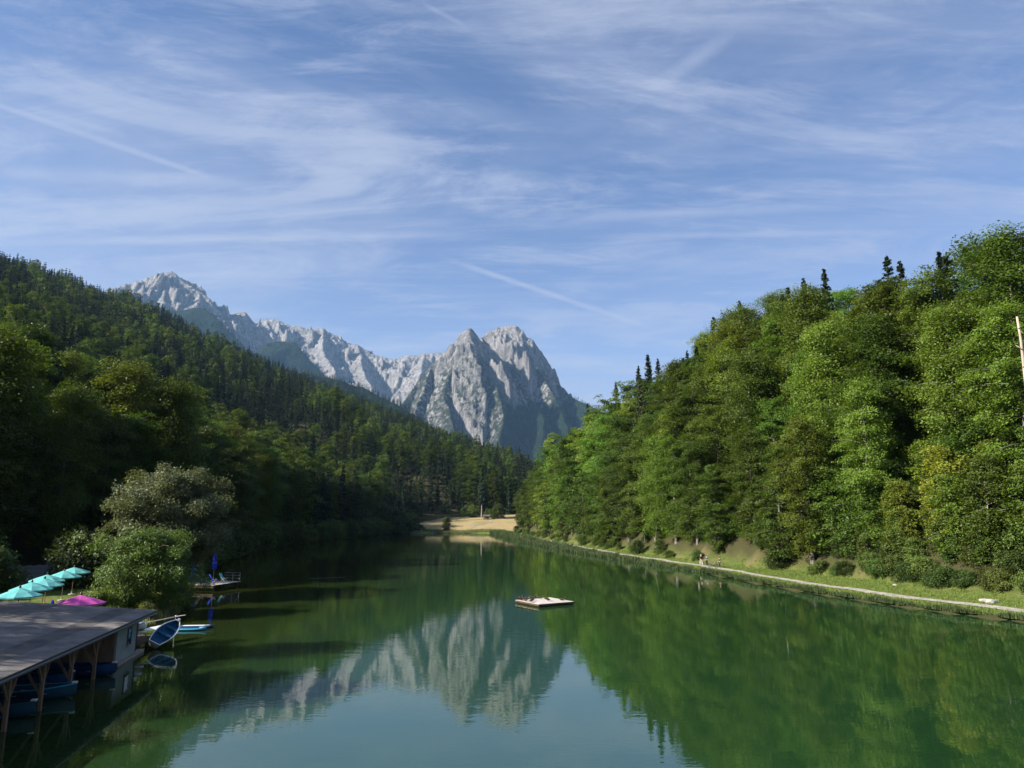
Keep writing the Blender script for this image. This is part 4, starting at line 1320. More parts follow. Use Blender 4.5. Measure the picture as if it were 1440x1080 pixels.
for yy in np.concatenate([rs.uniform(48, 110, 11000), rs.uniform(100, 200, 6500), rs.uniform(180, 350, 3000)]):
    d = rs.uniform(0.3, right_foot(yy) + 0.8)
    if 3.15 < d < 4.1 + 0.2 * math.sin(yy): continue
    q = bank_point(s_at(yy), d)
    P.append((q[0], q[1], 0)); Hh.append(rs.uniform(0.12, 0.34) * (1.5 if d < 2.6 or d > right_foot(yy) - 1.2 else 0.8))
P = np.array(P); P[:, 2] = terrain_z(P[:, 0], P[:, 1]) - 0.02
tufts('grass', P, np.array(Hh), 5, 0.05, M_GRASS, 'grass growing on the bank on both edges of the lakeside path', rs, 0.6)
P = []; Hh = []
for i in range(2600):                                        # far shore and the near shore below the willows
    if i < 1500:
        t = rs.uniform(0, 1); x = -5 - 45 * t + rs.normal(); y = 356 + 3 * math.sin(t * 9) + rs.uniform(-1.5, 9); h = rs.uniform(0.6, 1.5)
    else:
        yy = rs.uniform(56, 100); x = float(np.interp(yy, [58, 66, 76, 86, 97], [-29.8, -30.5, -33.5, -38.5, -42])) - rs.uniform(-0.5, 2.2); y = yy; h = rs.uniform(0.3, 0.9)
    P.append((x, y, max(-0.02, ground_z(x, y) - 0.03))); Hh.append(h)
tufts('bank_grass', np.array(P), np.array(Hh), 6, 0.09, M_REED, 'rank grass and sedge along the far shore and below the willows', rs, 0.5, (0.75, 1.1))
# ------------------------------------------------------------------ boathouse
M_FELT = mat('roofing_felt', (0.155, 0.142, 0.132), 0.9, 0.12, var=0.35, vscale=0.9, bump=0.35, bscale=40)
_n = NT(M_FELT.node_tree); _b = _n.n['Principled BSDF']; _l = _b.inputs['Base Color'].links[0].from_socket
_n.put(_b.inputs['Base Color'], _n.add('ShaderNodeHueSaturation', {'Value': _n.ss(_n.add('ShaderNodeObjectInfo').outputs['Random'], 0, 1, 0.72, 1.25), 'Color': _l}).outputs[0])
M_TIMBER = mat('weathered_timber', (0.23, 0.155, 0.10), 0.85, 0.15, var=0.35, vscale=3.0, bump=0.4, bscale=14, stretch=(1, 1, 0.2))
M_DARKTIMBER = mat('dark_timber', (0.10, 0.072, 0.05), 0.85, 0.15, var=0.4, vscale=3.0, bump=0.4, bscale=14)
M_PANEL = mat('pale_grey_paint', (0.27, 0.30, 0.28), 0.7, 0.25, var=0.18, vscale=1.4)
M_FASCIA = mat('dark_sheet_metal', (0.07, 0.07, 0.07), 0.5, 0.4, metal=0.4)
M_GLASS = mat('dark_window_glass', (0.02, 0.025, 0.03), 0.05, 0.6)
M_DECKWOOD = mat('grey_deck_wood', (0.36, 0.31, 0.27), 0.85, 0.15, var=0.3, vscale=2.5, bump=0.3, bscale=18)
M_WHITEWOOD = mat('bleached_boards', (0.54, 0.49, 0.44), 0.8, 0.2, var=0.18, vscale=2.0, bump=0.3, bscale=18)
M_WHITE = mat('white_gelcoat', (0.74, 0.74, 0.74), 0.35, 0.4, var=0.08, vscale=2)
M_BLUE = mat('blue_gelcoat', (0.008, 0.04, 0.12), 0.4, 0.4, var=0.2, vscale=2)  # blue lowered to put the under-roof shade into the boats' colour
M_CYAN = mat('light_blue_gelcoat', (0.035, 0.24, 0.38), 0.4, 0.4, var=0.15, vscale=2)
M_TEALBOAT = mat('shade_toned_teal_gelcoat', (0.010, 0.06, 0.095), 0.45, 0.4, var=0.2, vscale=2)  # teal darkened to carry the shade under the boathouse roof
M_DECKPAD = mat('blue_deck_pad', (0.012, 0.085, 0.17), 0.8, 0.2, var=0.25, vscale=3)
M_TEAL = mat('teal_parasol_cloth', (0.13, 0.42, 0.41), 0.85, 0.1, var=0.08, vscale=2)
M_PINK = mat('magenta_parasol_cloth', (0.45, 0.08, 0.31), 0.85, 0.1, var=0.08, vscale=2)
M_NAVY = mat('blue_parasol_cloth', (0.04, 0.09, 0.72), 0.8, 0.15, var=0.25, vscale=4)
M_BLACK = mat('black_plastic', (0.02, 0.02, 0.022), 0.5, 0.4)
M_STEEL = mat('galvanised_steel', (0.30, 0.31, 0.32), 0.5, 0.5, metal=0.6)
M_LIME = mat('yellow_green_plastic', (0.40, 0.52, 0.06), 0.4, 0.4)
M_STONE = mat('pale_stone', (0.42, 0.39, 0.35), 0.9, 0.2, var=0.35, vscale=2.0, bump=0.6, bscale=6)

DU = Vector((-0.1876, 0.9822, 0)); DV = Vector((-0.9822, -0.1876, 0)); E0 = Vector((-20.2, 29.7, 0))
BH_RZ = math.atan2(DU.y, DU.x)            # local x runs along the eave away from the camera, local y towards the shore


def bh(u, v, z=0.0):
    return E0 + DU * u + DV * v + Vector((0, 0, z))


U0, U1, V1 = -9.0, 20.6, 9.0
roof_z = lambda v: 2.62 + 0.085 * v
house = thing('boathouse', 'low boathouse with a flat grey felt roof on timber posts over the water', 'boathouse', E0, BH_RZ)
L_ = lambda u, v, z: Vector((u, v, z))
mb = MB()
mb.poly([L_(U0, 0, roof_z(0) - 0.14), L_(U1, 0, roof_z(0) - 0.14), L_(U1, V1, roof_z(V1) - 0.14), L_(U0, V1, roof_z(V1) - 0.14),
         L_(U0, 0, roof_z(0)), L_(U1, 0, roof_z(0)), L_(U1, V1, roof_z(V1)), L_(U0, V1, roof_z(V1))],
        [(3, 2, 1, 0), (4, 5, 6, 7), (0, 1, 5, 4), (1, 2, 6, 5), (2, 3, 7, 6), (3, 0, 4, 7)])
roof = mb.build('roof', M_DARKTIMBER, house)
rs5 = np.random.RandomState(4)
nst = 8
for i in range(nst):                                     # lapped strips of felt running along the roof
    v0 = -0.05 + i * (V1 + 0.1) / nst; v1 = v0 + (V1 + 0.1) / nst + 0.07
    z0 = roof_z(v0) + 0.006; z1 = roof_z(v1) + 0.045
    cuts = np.linspace(U0 - 0.05, U1 + 0.05, 13)
    pts = []; fs = []
    for c in cuts:
        w = rs5.normal() * 0.006
        pts += [L_(c, v0, z0 + w), L_(c, v1, z1 + w), L_(c, v1, z1 + w + 0.016), L_(c, v0, z0 + w + 0.016)]
    for k in range(12):
        a = 4 * k; b_ = a + 4
        fs += [(a + 3, b_ + 3, b_ + 2, a + 2), (a, b_, b_ + 3, a + 3), (a + 2, b_ + 2, b_ + 1, a + 1)]
    fs += [(0, 3, 2, 1), (48, 49, 50, 51)]
    MB().poly(pts, fs).build('felt_strip', M_FELT, roof)
MB().box((U0 / 2 + U1 / 2, -0.075, roof_z(0) - 0.10), (U1 - U0 + 0.2, 0.03, 0.24)).build('fascia', M_FASCIA, house)
MB().box((U1 + 0.075, V1 / 2, roof_z(V1 / 2) - 0.10), (0.03, V1, 0.22), rot=Matrix.Rotation(math.atan(0.085), 3, 'X')).build('fascia', M_FASCIA, house)
g_ = MB()
g_.tube([(U0, -0.15, roof_z(0) - 0.10), (U1, -0.15, roof_z(0) - 0.14)], 0.06, 8).build('gutter', M_FASCIA, house)
MB().tube([(19.3, -0.15, roof_z(0) - 0.16), (19.3, 0.62, roof_z(0) - 0.5), (19.3, 0.64, 0.3)], 0.04, 8).build('downpipe', M_FASCIA, house)
post_u = [-7.3, -4.0, -0.7, 2.6, 5.9, 9.2, 12.5]
for u in post_u:
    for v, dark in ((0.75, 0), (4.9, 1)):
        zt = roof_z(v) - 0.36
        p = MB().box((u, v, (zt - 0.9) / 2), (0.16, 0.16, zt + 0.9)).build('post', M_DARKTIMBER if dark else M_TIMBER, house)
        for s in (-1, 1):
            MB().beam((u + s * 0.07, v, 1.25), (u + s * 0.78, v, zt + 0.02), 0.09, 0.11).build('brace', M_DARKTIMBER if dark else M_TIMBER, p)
        if not dark:
            MB().beam((u, v + 0.07, 0.75), (u, v + 1.15, zt + 0.10), 0.09, 0.11).build('brace', M_TIMBER, p)
for v in (0.75, 4.9):
    MB().box(((U0 + U1) / 2, v, roof_z(v) - 0.26), (U1 - U0 - 0.4, 0.14, 0.20)).build('beam', M_DARKTIMBER, house)
for i in range(19):
    u = U0 + 0.6 + i * 1.6
    a = L_(u, 0.02, roof_z(0.02) - 0.205); b_ = L_(u, V1 - 0.3, roof_z(V1 - 0.3) - 0.205)
    MB().beam(a, b_, 0.08, 0.12).build('rafter', M_DARKTIMBER, house)
MB().box(((U0 + 15.6) / 2, V1 - 0.4, 1.5), (15.6 - U0, 0.08, 2.9)).build('back_wall', M_DARKTIMBER, house)
MB().box(((U0 + 15.5) / 2, 7.2, 0.33), (15.5 - U0, 2.7, 0.12)).build('walkway', M_DECKWOOD, house)
MB().box((15.6, 4.6, 1.33), (0.08, 7.6, 2.25)).build('partition_wall', M_TIMBER, house)
wl = MB().box((17.55, 0.74, 1.31), (3.7, 0.10, 2.26)).build('lake_wall', M_PANEL, house)
wn = MB().box((17.9, 0.67, 1.45), (0.78, 0.05, 1.05)).build('window', M_DARKTIMBER, wl)
MB().box((17.9, 0.635, 1.45), (0.62, 0.02, 0.89)).build('window_pane', M_GLASS, wl)
MB().box((17.9, 0.62, 0.90), (0.95, 0.14, 0.05)).build('window_sill', M_PANEL, wl)
MB().box((19.45, 4.7, 1.45), (0.08, 7.8, 2.5)).build('end_wall', M_PANEL, house)
MB().box((18.2, 4.6, 0.10), (5.0, 8.2, 0.18)).build('floor', M_DECKWOOD, house)
for u in (16, 18, 20):
    MB().tube([L_(u, 0.85, -1.2), L_(u, 0.85, 0.05)], 0.11, 8).build('pile', M_DARKTIMBER, house)


# ------------------------------------------------------------------ boats and boards
def hull_sections(Ln, B, D, n=13, stern=0.62):
    rows = []
    for i in range(n):
        t = i / (n - 1)
        w = B / 2 * (stern + (1 - stern) * math.sin(min(t / 0.45, 1) * math.pi / 2)) if t < 0.45 else B / 2 * max(0.03, (1 - ((t - 0.45) / 0.55) ** 2.3))
        sheer = D * (1 + 0.35 * t ** 3 + 0.08 * (1 - t) ** 2)
        keel = -0.10 + 0.16 * max(0, (t - 0.7) / 0.3) ** 2 * D * 3
        rows.append((Ln * (t - 0.5), w, sheer, keel))
    return rows


def rowing_boat(loc, rz, label, hullm, rimm, Ln=4.4, B=1.5, D=0.46, group=None, inside=None):
    t = thing('rowing_boat', label, 'boat', loc, rz, group)
    rows = hull_sections(Ln, B, D)
    K = 9
    def shell(ins, name, m):
        pts = []; fs = []
        for x, w, sh, ke in rows:
            for j in range(K):
                a = -1 + 2 * j / (K - 1)
                prof = abs(a) ** 2.2
                yy = max(w - ins, 0.01) * math.copysign(min(1, abs(a) ** 0.62), a)
                pts.append((x * (1 - ins * 0.06), yy, ke + ins + (sh - ke - ins) * prof))
        for i in range(len(rows) - 1):
            for j in range(K - 1):
                f = (i * K + j, i * K + j + 1, (i + 1) * K + j + 1, (i + 1) * K + j)
                fs.append(f if ins else f[::-1])
        fs.append(tuple(range(K)) if not ins else tuple(range(K))[::-1])
        return MB().poly(pts, fs).build(name, m, t, smooth=True)
    shell(0.0, 'hull', hullm); shell(0.045, 'lining', inside or hullm)
    g = MB()
    left = [(x, w, sh + 0.012) for x, w, sh, k in rows]; right = [(x, -w, sh + 0.012) for x, w, sh, k in rows]
    g.tube(left, 0.034, 6); g.tube(right, 0.034, 6)
    g.beam(left[0], right[0], 0.06, 0.06)
    g.build('gunwale', rimm, t)
    for x, wf in ((-0.36 * Ln, 0.78), (-0.06 * Ln, 0.92), (0.22 * Ln, 0.74)):
        MB().box((x, 0, D * 0.62), (0.24, B * wf * 0.96, 0.04)).build('thwart', inside or M_DECKWOOD, t)
    MB().box((rows[-1][0] - 0.12, 0, rows[-1][2] + 0.05), (0.22, 0.16, 0.09)).build('bow_cap', M_WHITE, t)
    return t


BR = BH_RZ - math.pi / 2          # bows point out on to the lake
rowing_boat(bh(5.2, 3.1, 0.02), BR - 0.10, 'light blue rowing boat moored under the boathouse roof behind the nearest braced post', M_TEALBOAT, M_TEALBOAT, 5.2)
rowing_boat(bh(8.3, 2.4, 0.03), BR + 0.05, 'bright teal rowing boat with its bow showing between two boathouse posts', M_TEALBOAT, M_CYAN, 4.6)
rowing_boat(bh(13.6, 2.1, 0.05), BR - 0.16, 'dark blue rowing boat with a white bow cap beside the pale boathouse wall', M_BLUE, M_BLUE, 4.6)
rowing_boat(bh(11.2, 3.6, 0.02), BR + 0.06, 'dim blue rowing boat half hidden behind the teal one under the roof', M_BLUE, M_TEALBOAT, 4.6)
rowing_boat(bh(2.0, 3.0, 0.02), BR - 0.02, 'blue rowing boat in the near berth at the edge of the photograph', M_BLUE, M_CYAN, 4.6)


def board_outline(Ln, W, n=28, nose=1.7):
    pts = []
    for i in range(n):
        a = 2 * math.pi * i / n
        c, s = math.cos(a), math.sin(a)
        x = Ln / 2 * math.copysign(abs(c) ** (0.80 if c > 0 else 0.62), c); y = W / 2 * math.copysign(abs(s) ** 0.80, s)
        if x > 0: y *= 1 - 0.22 * (x / (Ln / 2)) ** 2
        pts.append((x, y))
    return pts


def paddle_board(name, label, cat, loc, rot, Ln, W, th, bodym, padm, pad=True, group=None, rocker=0.12):
    t = thing(name, label, cat, loc, 0, group)
    t.rotation_euler = rot
    def layer(k, z0, z1, m, nm):
        o = board_outline(Ln * k, W * k)
        zr = lambda x: rocker * max(0, x / (Ln / 2)) ** 2
        n = len(o)
        pts = [(x * 0.97, y * 0.93, z0 + zr(x)) for x, y in o] + [(x, y, (z0 + z1) / 2 + zr(x)) for x, y in o] + [(x * 0.97, y * 0.93, z1 + zr(x)) for x, y in o]
        fs = [(r * n + i, r * n + (i + 1) % n, (r + 1) * n + (i + 1) % n, (r + 1) * n + i) for r in (0, 1) for i in range(n)]
        fs += [tuple(range(n))[::-1], tuple(range(2 * n, 3 * n))]
        return MB().poly(pts, fs).build(nm, m, t)
    layer(1.0, 0, th, bodym, 'board_body')
    if pad: layer(0.90, th + 0.002, th + 0.02, padm, 'deck_pad')
    MB().poly([(-Ln * 0.42, 0.01, 0), (-Ln * 0.34, 0.01, 0), (-Ln * 0.42, 0.01, -0.18), (-Ln * 0.42, -0.01, 0), (-Ln * 0.34, -0.01, 0), (-Ln * 0.42, -0.01, -0.18)],
              [(0, 1, 2), (5, 4, 3), (0, 2, 5, 3), (1, 4, 5, 2)]).build('fin', M_BLACK, t)
    return t


jet = thing('jetty', 'dark wooden jetty at the far end of the boathouse', 'jetty', bh(22.6, 3.0, 0), BH_RZ)
for i in range(14):
    MB().box((-2.0 + i * 0.33, 0, 0.42), (0.30, 4.6, 0.05)).build('plank', M_DARKTIMBER, jet)
for x in (-1.9, 0.1, 2.2):
    for y in (-2.1, 2.1):
        MB().tube([(x, y, -1.2), (x, y, 0.38)], 0.09, 7).build('pile', M_DARKTIMBER, jet)
for y in (-1.6, 1.6):
    MB().box((0.15, y, 0.33), (4.6, 0.12, 0.12)).build('joist', M_DARKTIMBER, jet)
# rack of white boards by the boathouse corner
rk = thing('board_rack', 'dark timber rack holding white boards beside the boathouse corner', 'rack', bh(21.6, 2.2, 0.45), BH_RZ)
for x in (-0.9, 0.9):
    for y in (-0.5, 0.5):
        MB().box((x, y, 0.5), (0.08, 0.08, 1.0)).build('upright', M_DARKTIMBER, rk)
    for z in (0.45, 0.78):
        MB().box((x, 0, z), (0.07, 1.3, 0.06)).build('crossbar', M_DARKTIMBER, rk)
BROT = BH_RZ - math.pi / 2
for i, (dz, dy, yaw, lab) in enumerate(((0.50, 0.0, 0.10, 'white paddle board on the lowest bar of the board rack'), (0.83, -0.05, -0.12, 'pale grey paddle board in the middle of the rack pile'),
                                        (0.98, 0.1, 0.22, 'white paddle board lying on top of the rack pile'), (1.13, 0.0, -0.25, 'blue-grey paddle board topmost on the rack'))):
    paddle_board('paddle_board', lab, 'paddle board', bh(21.6, 2.2 + dy, 0.45 + dz), (0, 0, BROT + yaw), 3.0, 0.78, 0.12, M_WHITE if i != 3 else mat('blue_grey_gelcoat', (0.34, 0.42, 0.55), 0.4, 0.4), M_WHITE, False, 'boards on the rack')
# white boat with a blue inside, tipped on the jetty edge
nrm_ = Vector((0.42, -0.38, 0.82)).normalized(); lax = Vector((0.05, 0.95, 0.22)); lax = (lax - nrm_ * lax.dot(nrm_)).normalized()
R_ = Matrix((lax, nrm_.cross(lax), nrm_)).transposed()
tb = rowing_boat(Vector((-24.2, 52.0, 0.72)), 0, 'white rowing boat with a blue inside tipped up on the jetty edge', M_WHITE, M_WHITE, 2.9, 1.25, 0.32, None, M_DECKPAD)
tb.rotation_euler = R_.to_euler()
paddle_board('kayak', 'yellow-green kayak lying behind the tipped white rowing boat', 'kayak', Vector((-25.3, 53.4, 0.75)), (0.2, 0, BH_RZ - 0.5), 3.0, 0.7, 0.3, M_LIME, M_WHITE, True)
ok_ = thing('oar', 'long pale oar resting across the boards at the jetty end', 'oar', (-26.5, 52.6, 1.35))
MB().tube([(0, 0, 0), (1.35, 3.0, 0.12)], 0.035, 7).build('shaft', M_WHITEWOOD, ok_)
MB().box((1.52, 3.37, 0.135), (0.17, 0.75, 0.03), rz=-0.42).build('blade', M_WHITEWOOD, ok_)
mp_ = thing('mooring_post', 'thin pale mooring post standing by the moored blue boats', 'post', (-26.6, 58.6, -0.6))
MB().tube([(0, 0, 0), (0.03, 0, 1.7)], 0.04, 8).build('pole', M_PALEBARK, mp_)
MB().lathe([(0.05, 1.68), (0.055, 1.72), (0.03, 1.76)], 8, (0.03, 0, 0)).build('cap', M_WHITE, mp_)


# two slim boats floating beside the jetty
def pontoon_boat(loc, rz, label, m, m2):
    t = thing('canoe', label, 'canoe', loc, rz, 'moored canoes')
    pts = []; fs = []; K = 8; n = 11
    for i in range(n):
        s = -1 + 2 * i / (n - 1)
        w = 0.36 * (1 - abs(s) ** 3.0) + 0.02; h = 0.30 + 0.10 * abs(s) ** 3
        for j in range(K):
            a = 2 * math.pi * j / K
            pts.append((1.45 * s, w * math.cos(a), 0.10 + (h - 0.10) * (0.5 + 0.5 * math.sin(a)) - 0.12))
    fs = [(i * K + j, i * K + (j + 1) % K, (i + 1) * K + (j + 1) % K, (i + 1) * K + j)[::-1] for i in range(n - 1) for j in range(K)]
    fs += [tuple(range(K)), tuple(range((n - 1) * K, n * K))[::-1]]
    MB().poly(pts, fs).build('hull', m, t, smooth=True)
    MB().box((0, 0, 0.20), (1.7, 0.34, 0.05)).build('deck', m2, t, bevel=0.02)
    MB().tube([(-1.3, 0.30, 0.16), (0, 0.37, 0.14), (1.3, 0.30, 0.18)], 0.03, 6).build('rail', M_WHITE, t)
    return t


pontoon_boat((-25.6, 58.7, 0.02), 0.05, 'light blue canoe moored at the jetty end, nearer of the two', M_CYAN, M_BLUE)
pontoon_boat((-25.5, 59.7, 0.03), 0.10, 'white-topped canoe moored just beyond the light blue one', M_BLUE, M_WHITE)


# ------------------------------------------------------------------ parasols
def parasol_meshes(R=1.5, H=2.75, rise=0.55):
    k = 8
    can = MB()
    rim = [(R * math.cos(2 * math.pi * (i + 0.5) / k), R * math.sin(2 * math.pi * (i + 0.5) / k), H - rise) for i in range(k)]
    midp = [(0.55 * x, 0.55 * y, H - rise * 0.50) for x, y, z in rim]
    sag = [((rim[i][0] + rim[(i + 1) % k][0]) / 2 * 0.965, (rim[i][1] + rim[(i + 1) % k][1]) / 2 * 0.965, H - rise - 0.03) for i in range(k)]
    pts = [(0, 0, H)] + midp + rim + sag + [(x, y, z - 0.10) for x, y, z in rim] + [(x, y, z - 0.10) for x, y, z in sag]
    fs = []
    for i in range(k):
        j = (i + 1) % k
        fs += [(0, 1 + i, 1 + j), (1 + i, 1 + k + i, 1 + 2 * k + i, 1 + j), (1 + j, 1 + 2 * k + i, 1 + k + j),
               (1 + k + i, 1 + 3 * k + i, 1 + 4 * k + i, 1 + 2 * k + i), (1 + 2 * k + i, 1 + 4 * k + i, 1 + 3 * k + j, 1 + k + j)]
    can.poly(pts, fs)
    return can, rim


def parasol(loc, rz, cloth, label, group=None, R=1.5):
    t = thing('parasol', label, 'parasol', loc, rz, group)
    can, rim = parasol_meshes(R)
    can.build('canopy', cloth, t)
    MB().tube([(0, 0, 0.1), (0, 0, 2.74)], 0.03, 8).build('pole', M_TIMBER, t)
    MB().lathe([(0.07, 2.75), (0.09, 2.82), (0.06, 2.90), (0.02, 2.95)], 8).build('finial', M_BLACK, t)
    MB().lathe([(0.34, 0.0), (0.34, 0.06), (0.08, 0.10), (0.06, 0.3)], 14).build('base', M_STONE, t)
    me0 = None
    for i in range(8):
        a = 2 * math.pi * (i + 0.5) / 8
        if me0 is None:
            o = MB().beam((0.03, 0, 2.68), (R * 0.97, 0, 2.15), 0.02, 0.03).build('rib', M_TIMBER, t); me0 = o.data
        else:
            o = link(bpy.data.objects.new('rib', me0), t)
        o.rotation_euler = (0, 0, a)
    return t


TEALS = [(27, 838, 'nearest'), (44, 829.0, 'second'), (62, 823.5, 'third'), (66, 817.0, 'fourth'), (90, 811.5, 'fifth'), (104, 805.5, 'farthest')]
for i, (px, py, w) in enumerate(TEALS):
    p = on_z(px, py, 3.05)
    parasol((p[0], p[1], 3.05 - 2.17), 0.2 * i, M_TEAL, f"{w} of the six open teal parasols lined up on the terrace", 'teal parasols on the terrace', 1.52)
p = on_z(113, 848.5, 3.0)
parasol((p[0], p[1], 3.0 - 2.17), 0.1, M_PINK, 'open magenta parasol standing just behind the boathouse roof', None, 1.55)
TERR = [on_z(px, py, 3.05)[:2] for px, py, w in TEALS]
M_TERRACE = mat('shade_toned_terrace_paving', (0.085, 0.075, 0.062), 0.9, 0.15, var=0.3, vscale=1.0)  # paving colour darkened to hold the shade of the terrace
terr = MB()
for i in range(9):                                        # terrace paving, widened over sunlit grass to stand in for shade
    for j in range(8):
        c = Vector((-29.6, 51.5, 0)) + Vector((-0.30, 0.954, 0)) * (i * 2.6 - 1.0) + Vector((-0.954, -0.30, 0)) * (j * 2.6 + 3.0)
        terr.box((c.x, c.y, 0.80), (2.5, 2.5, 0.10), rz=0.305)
tag(terr.build('terrace', M_TERRACE), 'paved terrace with shade put into its colour under the teal parasols', kind='structure')


def folded_parasol(loc, cloth, label, H=2.9, group=None):
    t = thing('parasol', label, 'parasol', loc, 0.4, group)
    MB().tube([(0, 0, 0), (0, 0, H - 0.1)], 0.03, 8).build('pole', M_STEEL, t)
    k = 16; pts = []; fs = []
    prof = [(0.05, H), (0.10, H - 0.25), (0.17, H - 0.9), (0.23, H - 1.5), (0.20, H - 1.95)]
    for r, z in prof:
        for j in range(k):
            rr = r * (1.25 if j % 2 == 0 else 0.62)
            pts.append((rr * math.cos(2 * math.pi * j / k), rr * math.sin(2 * math.pi * j / k), z - (0.12 if j % 2 == 0 and z == prof[-1][1] else 0)))
    fs = [(i * k + j, i * k + (j + 1) % k, (i + 1) * k + (j + 1) % k, (i + 1) * k + j)[::-1] for i in range(len(prof) - 1) for j in range(k)]
    fs += [tuple(range(k)), tuple(range((len(prof) - 1) * k, len(prof) * k))[::-1]]
    MB().poly(pts, fs).build('folded_canopy', cloth, t)
    MB().tube([(0.24 * math.cos(a), 0.24 * math.sin(a), H - 1.3) for a in np.linspace(0, 6.283, 13)], 0.018, 5, cap=False).build('strap', M_WHITE, t)
    MB().lathe([(0.3, 0.0), (0.3, 0.07), (0.07, 0.11), (0.05, 0.35)], 14).build('base', M_STONE, t)
    return t


folded_parasol((-31.9, 51.3, 0.85), M_NAVY, 'folded dark blue parasol beside the magenta one', 2.3)

# ------------------------------------------------------------------ bathing jetty by the large willow
dk = thing('bathing_jetty', 'small grey wooden jetty on the water beside the large willow', 'jetty', (-37.6, 91.2, 0), -0.25)
for i in range(15):
    MB().box((0, -2.55 + i * 0.365, 0.66), (5.4, 0.34, 0.05)).build('plank', M_DECKWOOD if i % 4 else M_WHITEWOOD, dk)
for y in (-2.3, 0.0, 2.3):
    MB().box((0, y, 0.56), (5.3, 0.12, 0.14)).build('joist', M_DARKTIMBER, dk)
MB().box((0, -2.72, 0.50), (5.4, 0.06, 0.34)).build('edge_board', M_DARKTIMBER, dk)
for x in (-2.4, 0.0, 2.4):
    for y in (-2.2, 2.2):
        MB().tube([(x, y, -1.4), (x, y, 0.60)], 0.10, 8).build('pile', M_DARKTIMBER, dk)
rl = MB()
for x in (0.3, 1.5, 2.6):
    MB().box((x, 2.55, 1.2), (0.05, 0.05, 1.1)).build('railing_post', M_DARKTIMBER, dk)
for z in (1.05, 1.4, 1.72):
    MB().tube([(0.3, 2.55, z), (2.6, 2.55, z)], 0.018, 6).build('railing_bar', M_STEEL, dk)
for y in (1.0, 2.5):
    MB().box((2.62, y, 1.2), (0.05, 0.05, 1.1)).build('railing_post', M_STEEL, dk)
folded_parasol((-37.0, 91.0, 0.69), M_NAVY, 'taller folded blue parasol on the bathing jetty', 3.7)
folded_parasol((-39.2, 90.4, 0.69), M_NAVY, 'lower folded blue parasol at the landward side of the bathing jetty', 2.5)


def deck_chair(loc, rz, cloth, label, group=None):
    t = thing('deck_chair', label, 'chair', loc, rz, group)
    R1 = Matrix.Rotation(-0.25, 3, 'X'); R2 = Matrix.Rotation(1.05, 3, 'X')
    MB().box((0, 0, 0.36), (0.52, 0.55, 0.05), rot=R1).build('seat', cloth, t)
    MB().box((0, 0.42, 0.72), (0.52, 0.75, 0.05), rot=R2).build('backrest', cloth, t)
    for s in (-0.27, 0.27):
        MB().beam((s, -0.32, 0.0), (s, 0.30, 0.55), 0.04).build('leg', M_WHITE, t)
        MB().beam((s, 0.40, 0.0), (s, -0.25, 0.50), 0.04).build('leg', M_WHITE, t)
    return t


deck_chair((-36.6, 90.4, 0.69), 2.2, M_NAVY, 'blue deck chair in front of the tall folded parasol')
deck_chair((-38.3, 90.6, 0.69), 2.6, M_DECKWOOD, 'wooden deck chair in the middle of the bathing jetty')
deck_chair((-39.6, 90.3, 0.69), 3.6, M_NAVY, 'blue deck chair at the landward end of the bathing jetty')
deck_chair((-36.2, 92.4, 0.69), 1.4, M_TEAL, 'green deck chair behind the tall folded parasol')

# ------------------------------------------------------------------ plank fence behind the terrace
fa0 = Vector((-62.0, 84.0, 0)); fa1 = Vector((-53.0, 97.5, 0))
fd = (fa1 - fa0); fl_ = fd.length; fr = math.atan2(fd.y, fd.x)
fz = 0.85
fn = thing('plank_fence', 'weathered upright plank fence in the shade behind the terrace', 'fence', (fa0.x, fa0.y, fz), fr)
M_FENCE = mat('grey_fence_boards', (0.20, 0.21, 0.23), 0.85, 0.15, var=0.4, vscale=2.2)
pm = None
for i in range(int(fl_ / 0.26)):
    if pm is None:
        o = MB().box((0, 0, 1.0), (0.235, 0.03, 2.0)).build('plank', M_FENCE, fn); pm = o.data
    else:
        o = link(bpy.data.objects.new('plank', pm), fn)
    o.location = (0.15 + i * 0.26, 0.01 * ((i * 7) % 3 - 1), 0.03 * ((i * 5) % 4))
for x in np.arange(0.1, fl_, 2.6):
    MB().box((x, 0.10, 1.0), (0.11, 0.11, 2.1)).build('post', M_DARKTIMBER, fn)
for z in (0.45, 1.55):
    MB().box((fl_ / 2, 0.05, z), (fl_, 0.04, 0.10)).build('rail', M_DARKTIMBER, fn)

# ------------------------------------------------------------------ bathing raft with ducks
raft_c = Vector((3.35, 75.9, 0)); raft_r = math.atan2(78.9 - 76.6, 4.0 - 0.3)
rf = thing('bathing_raft', 'square pale wooden bathing raft floating in the middle of the lake', 'raft', raft_c, raft_r)
for i in range(12):
    MB().box((0, -1.98 + i * 0.36, 0.27), (4.35, 0.335, 0.045)).build('plank', M_WHITEWOOD, rf)
MB().box((0, 0, 0.13), (4.2, 4.2, 0.22)).build('float', M_DARKTIMBER, rf)
for s in (-1, 1):
    MB().box((0, s * 2.19, 0.19), (4.39, 0.05, 0.15)).build('edge_board', M_DARKTIMBER, rf)
    MB().box((s * 2.20, 0, 0.19), (0.05, 4.33, 0.15)).build('edge_board', M_DARKTIMBER, rf)
for s in (-1.1, 1.1):
    for y in (-1.7, 1.7):
        MB().lathe([(0.26, -0.25), (0.3, -0.1), (0.3, 0.06)], 12, (s, y, 0)).build('barrel', M_BLACK, rf)


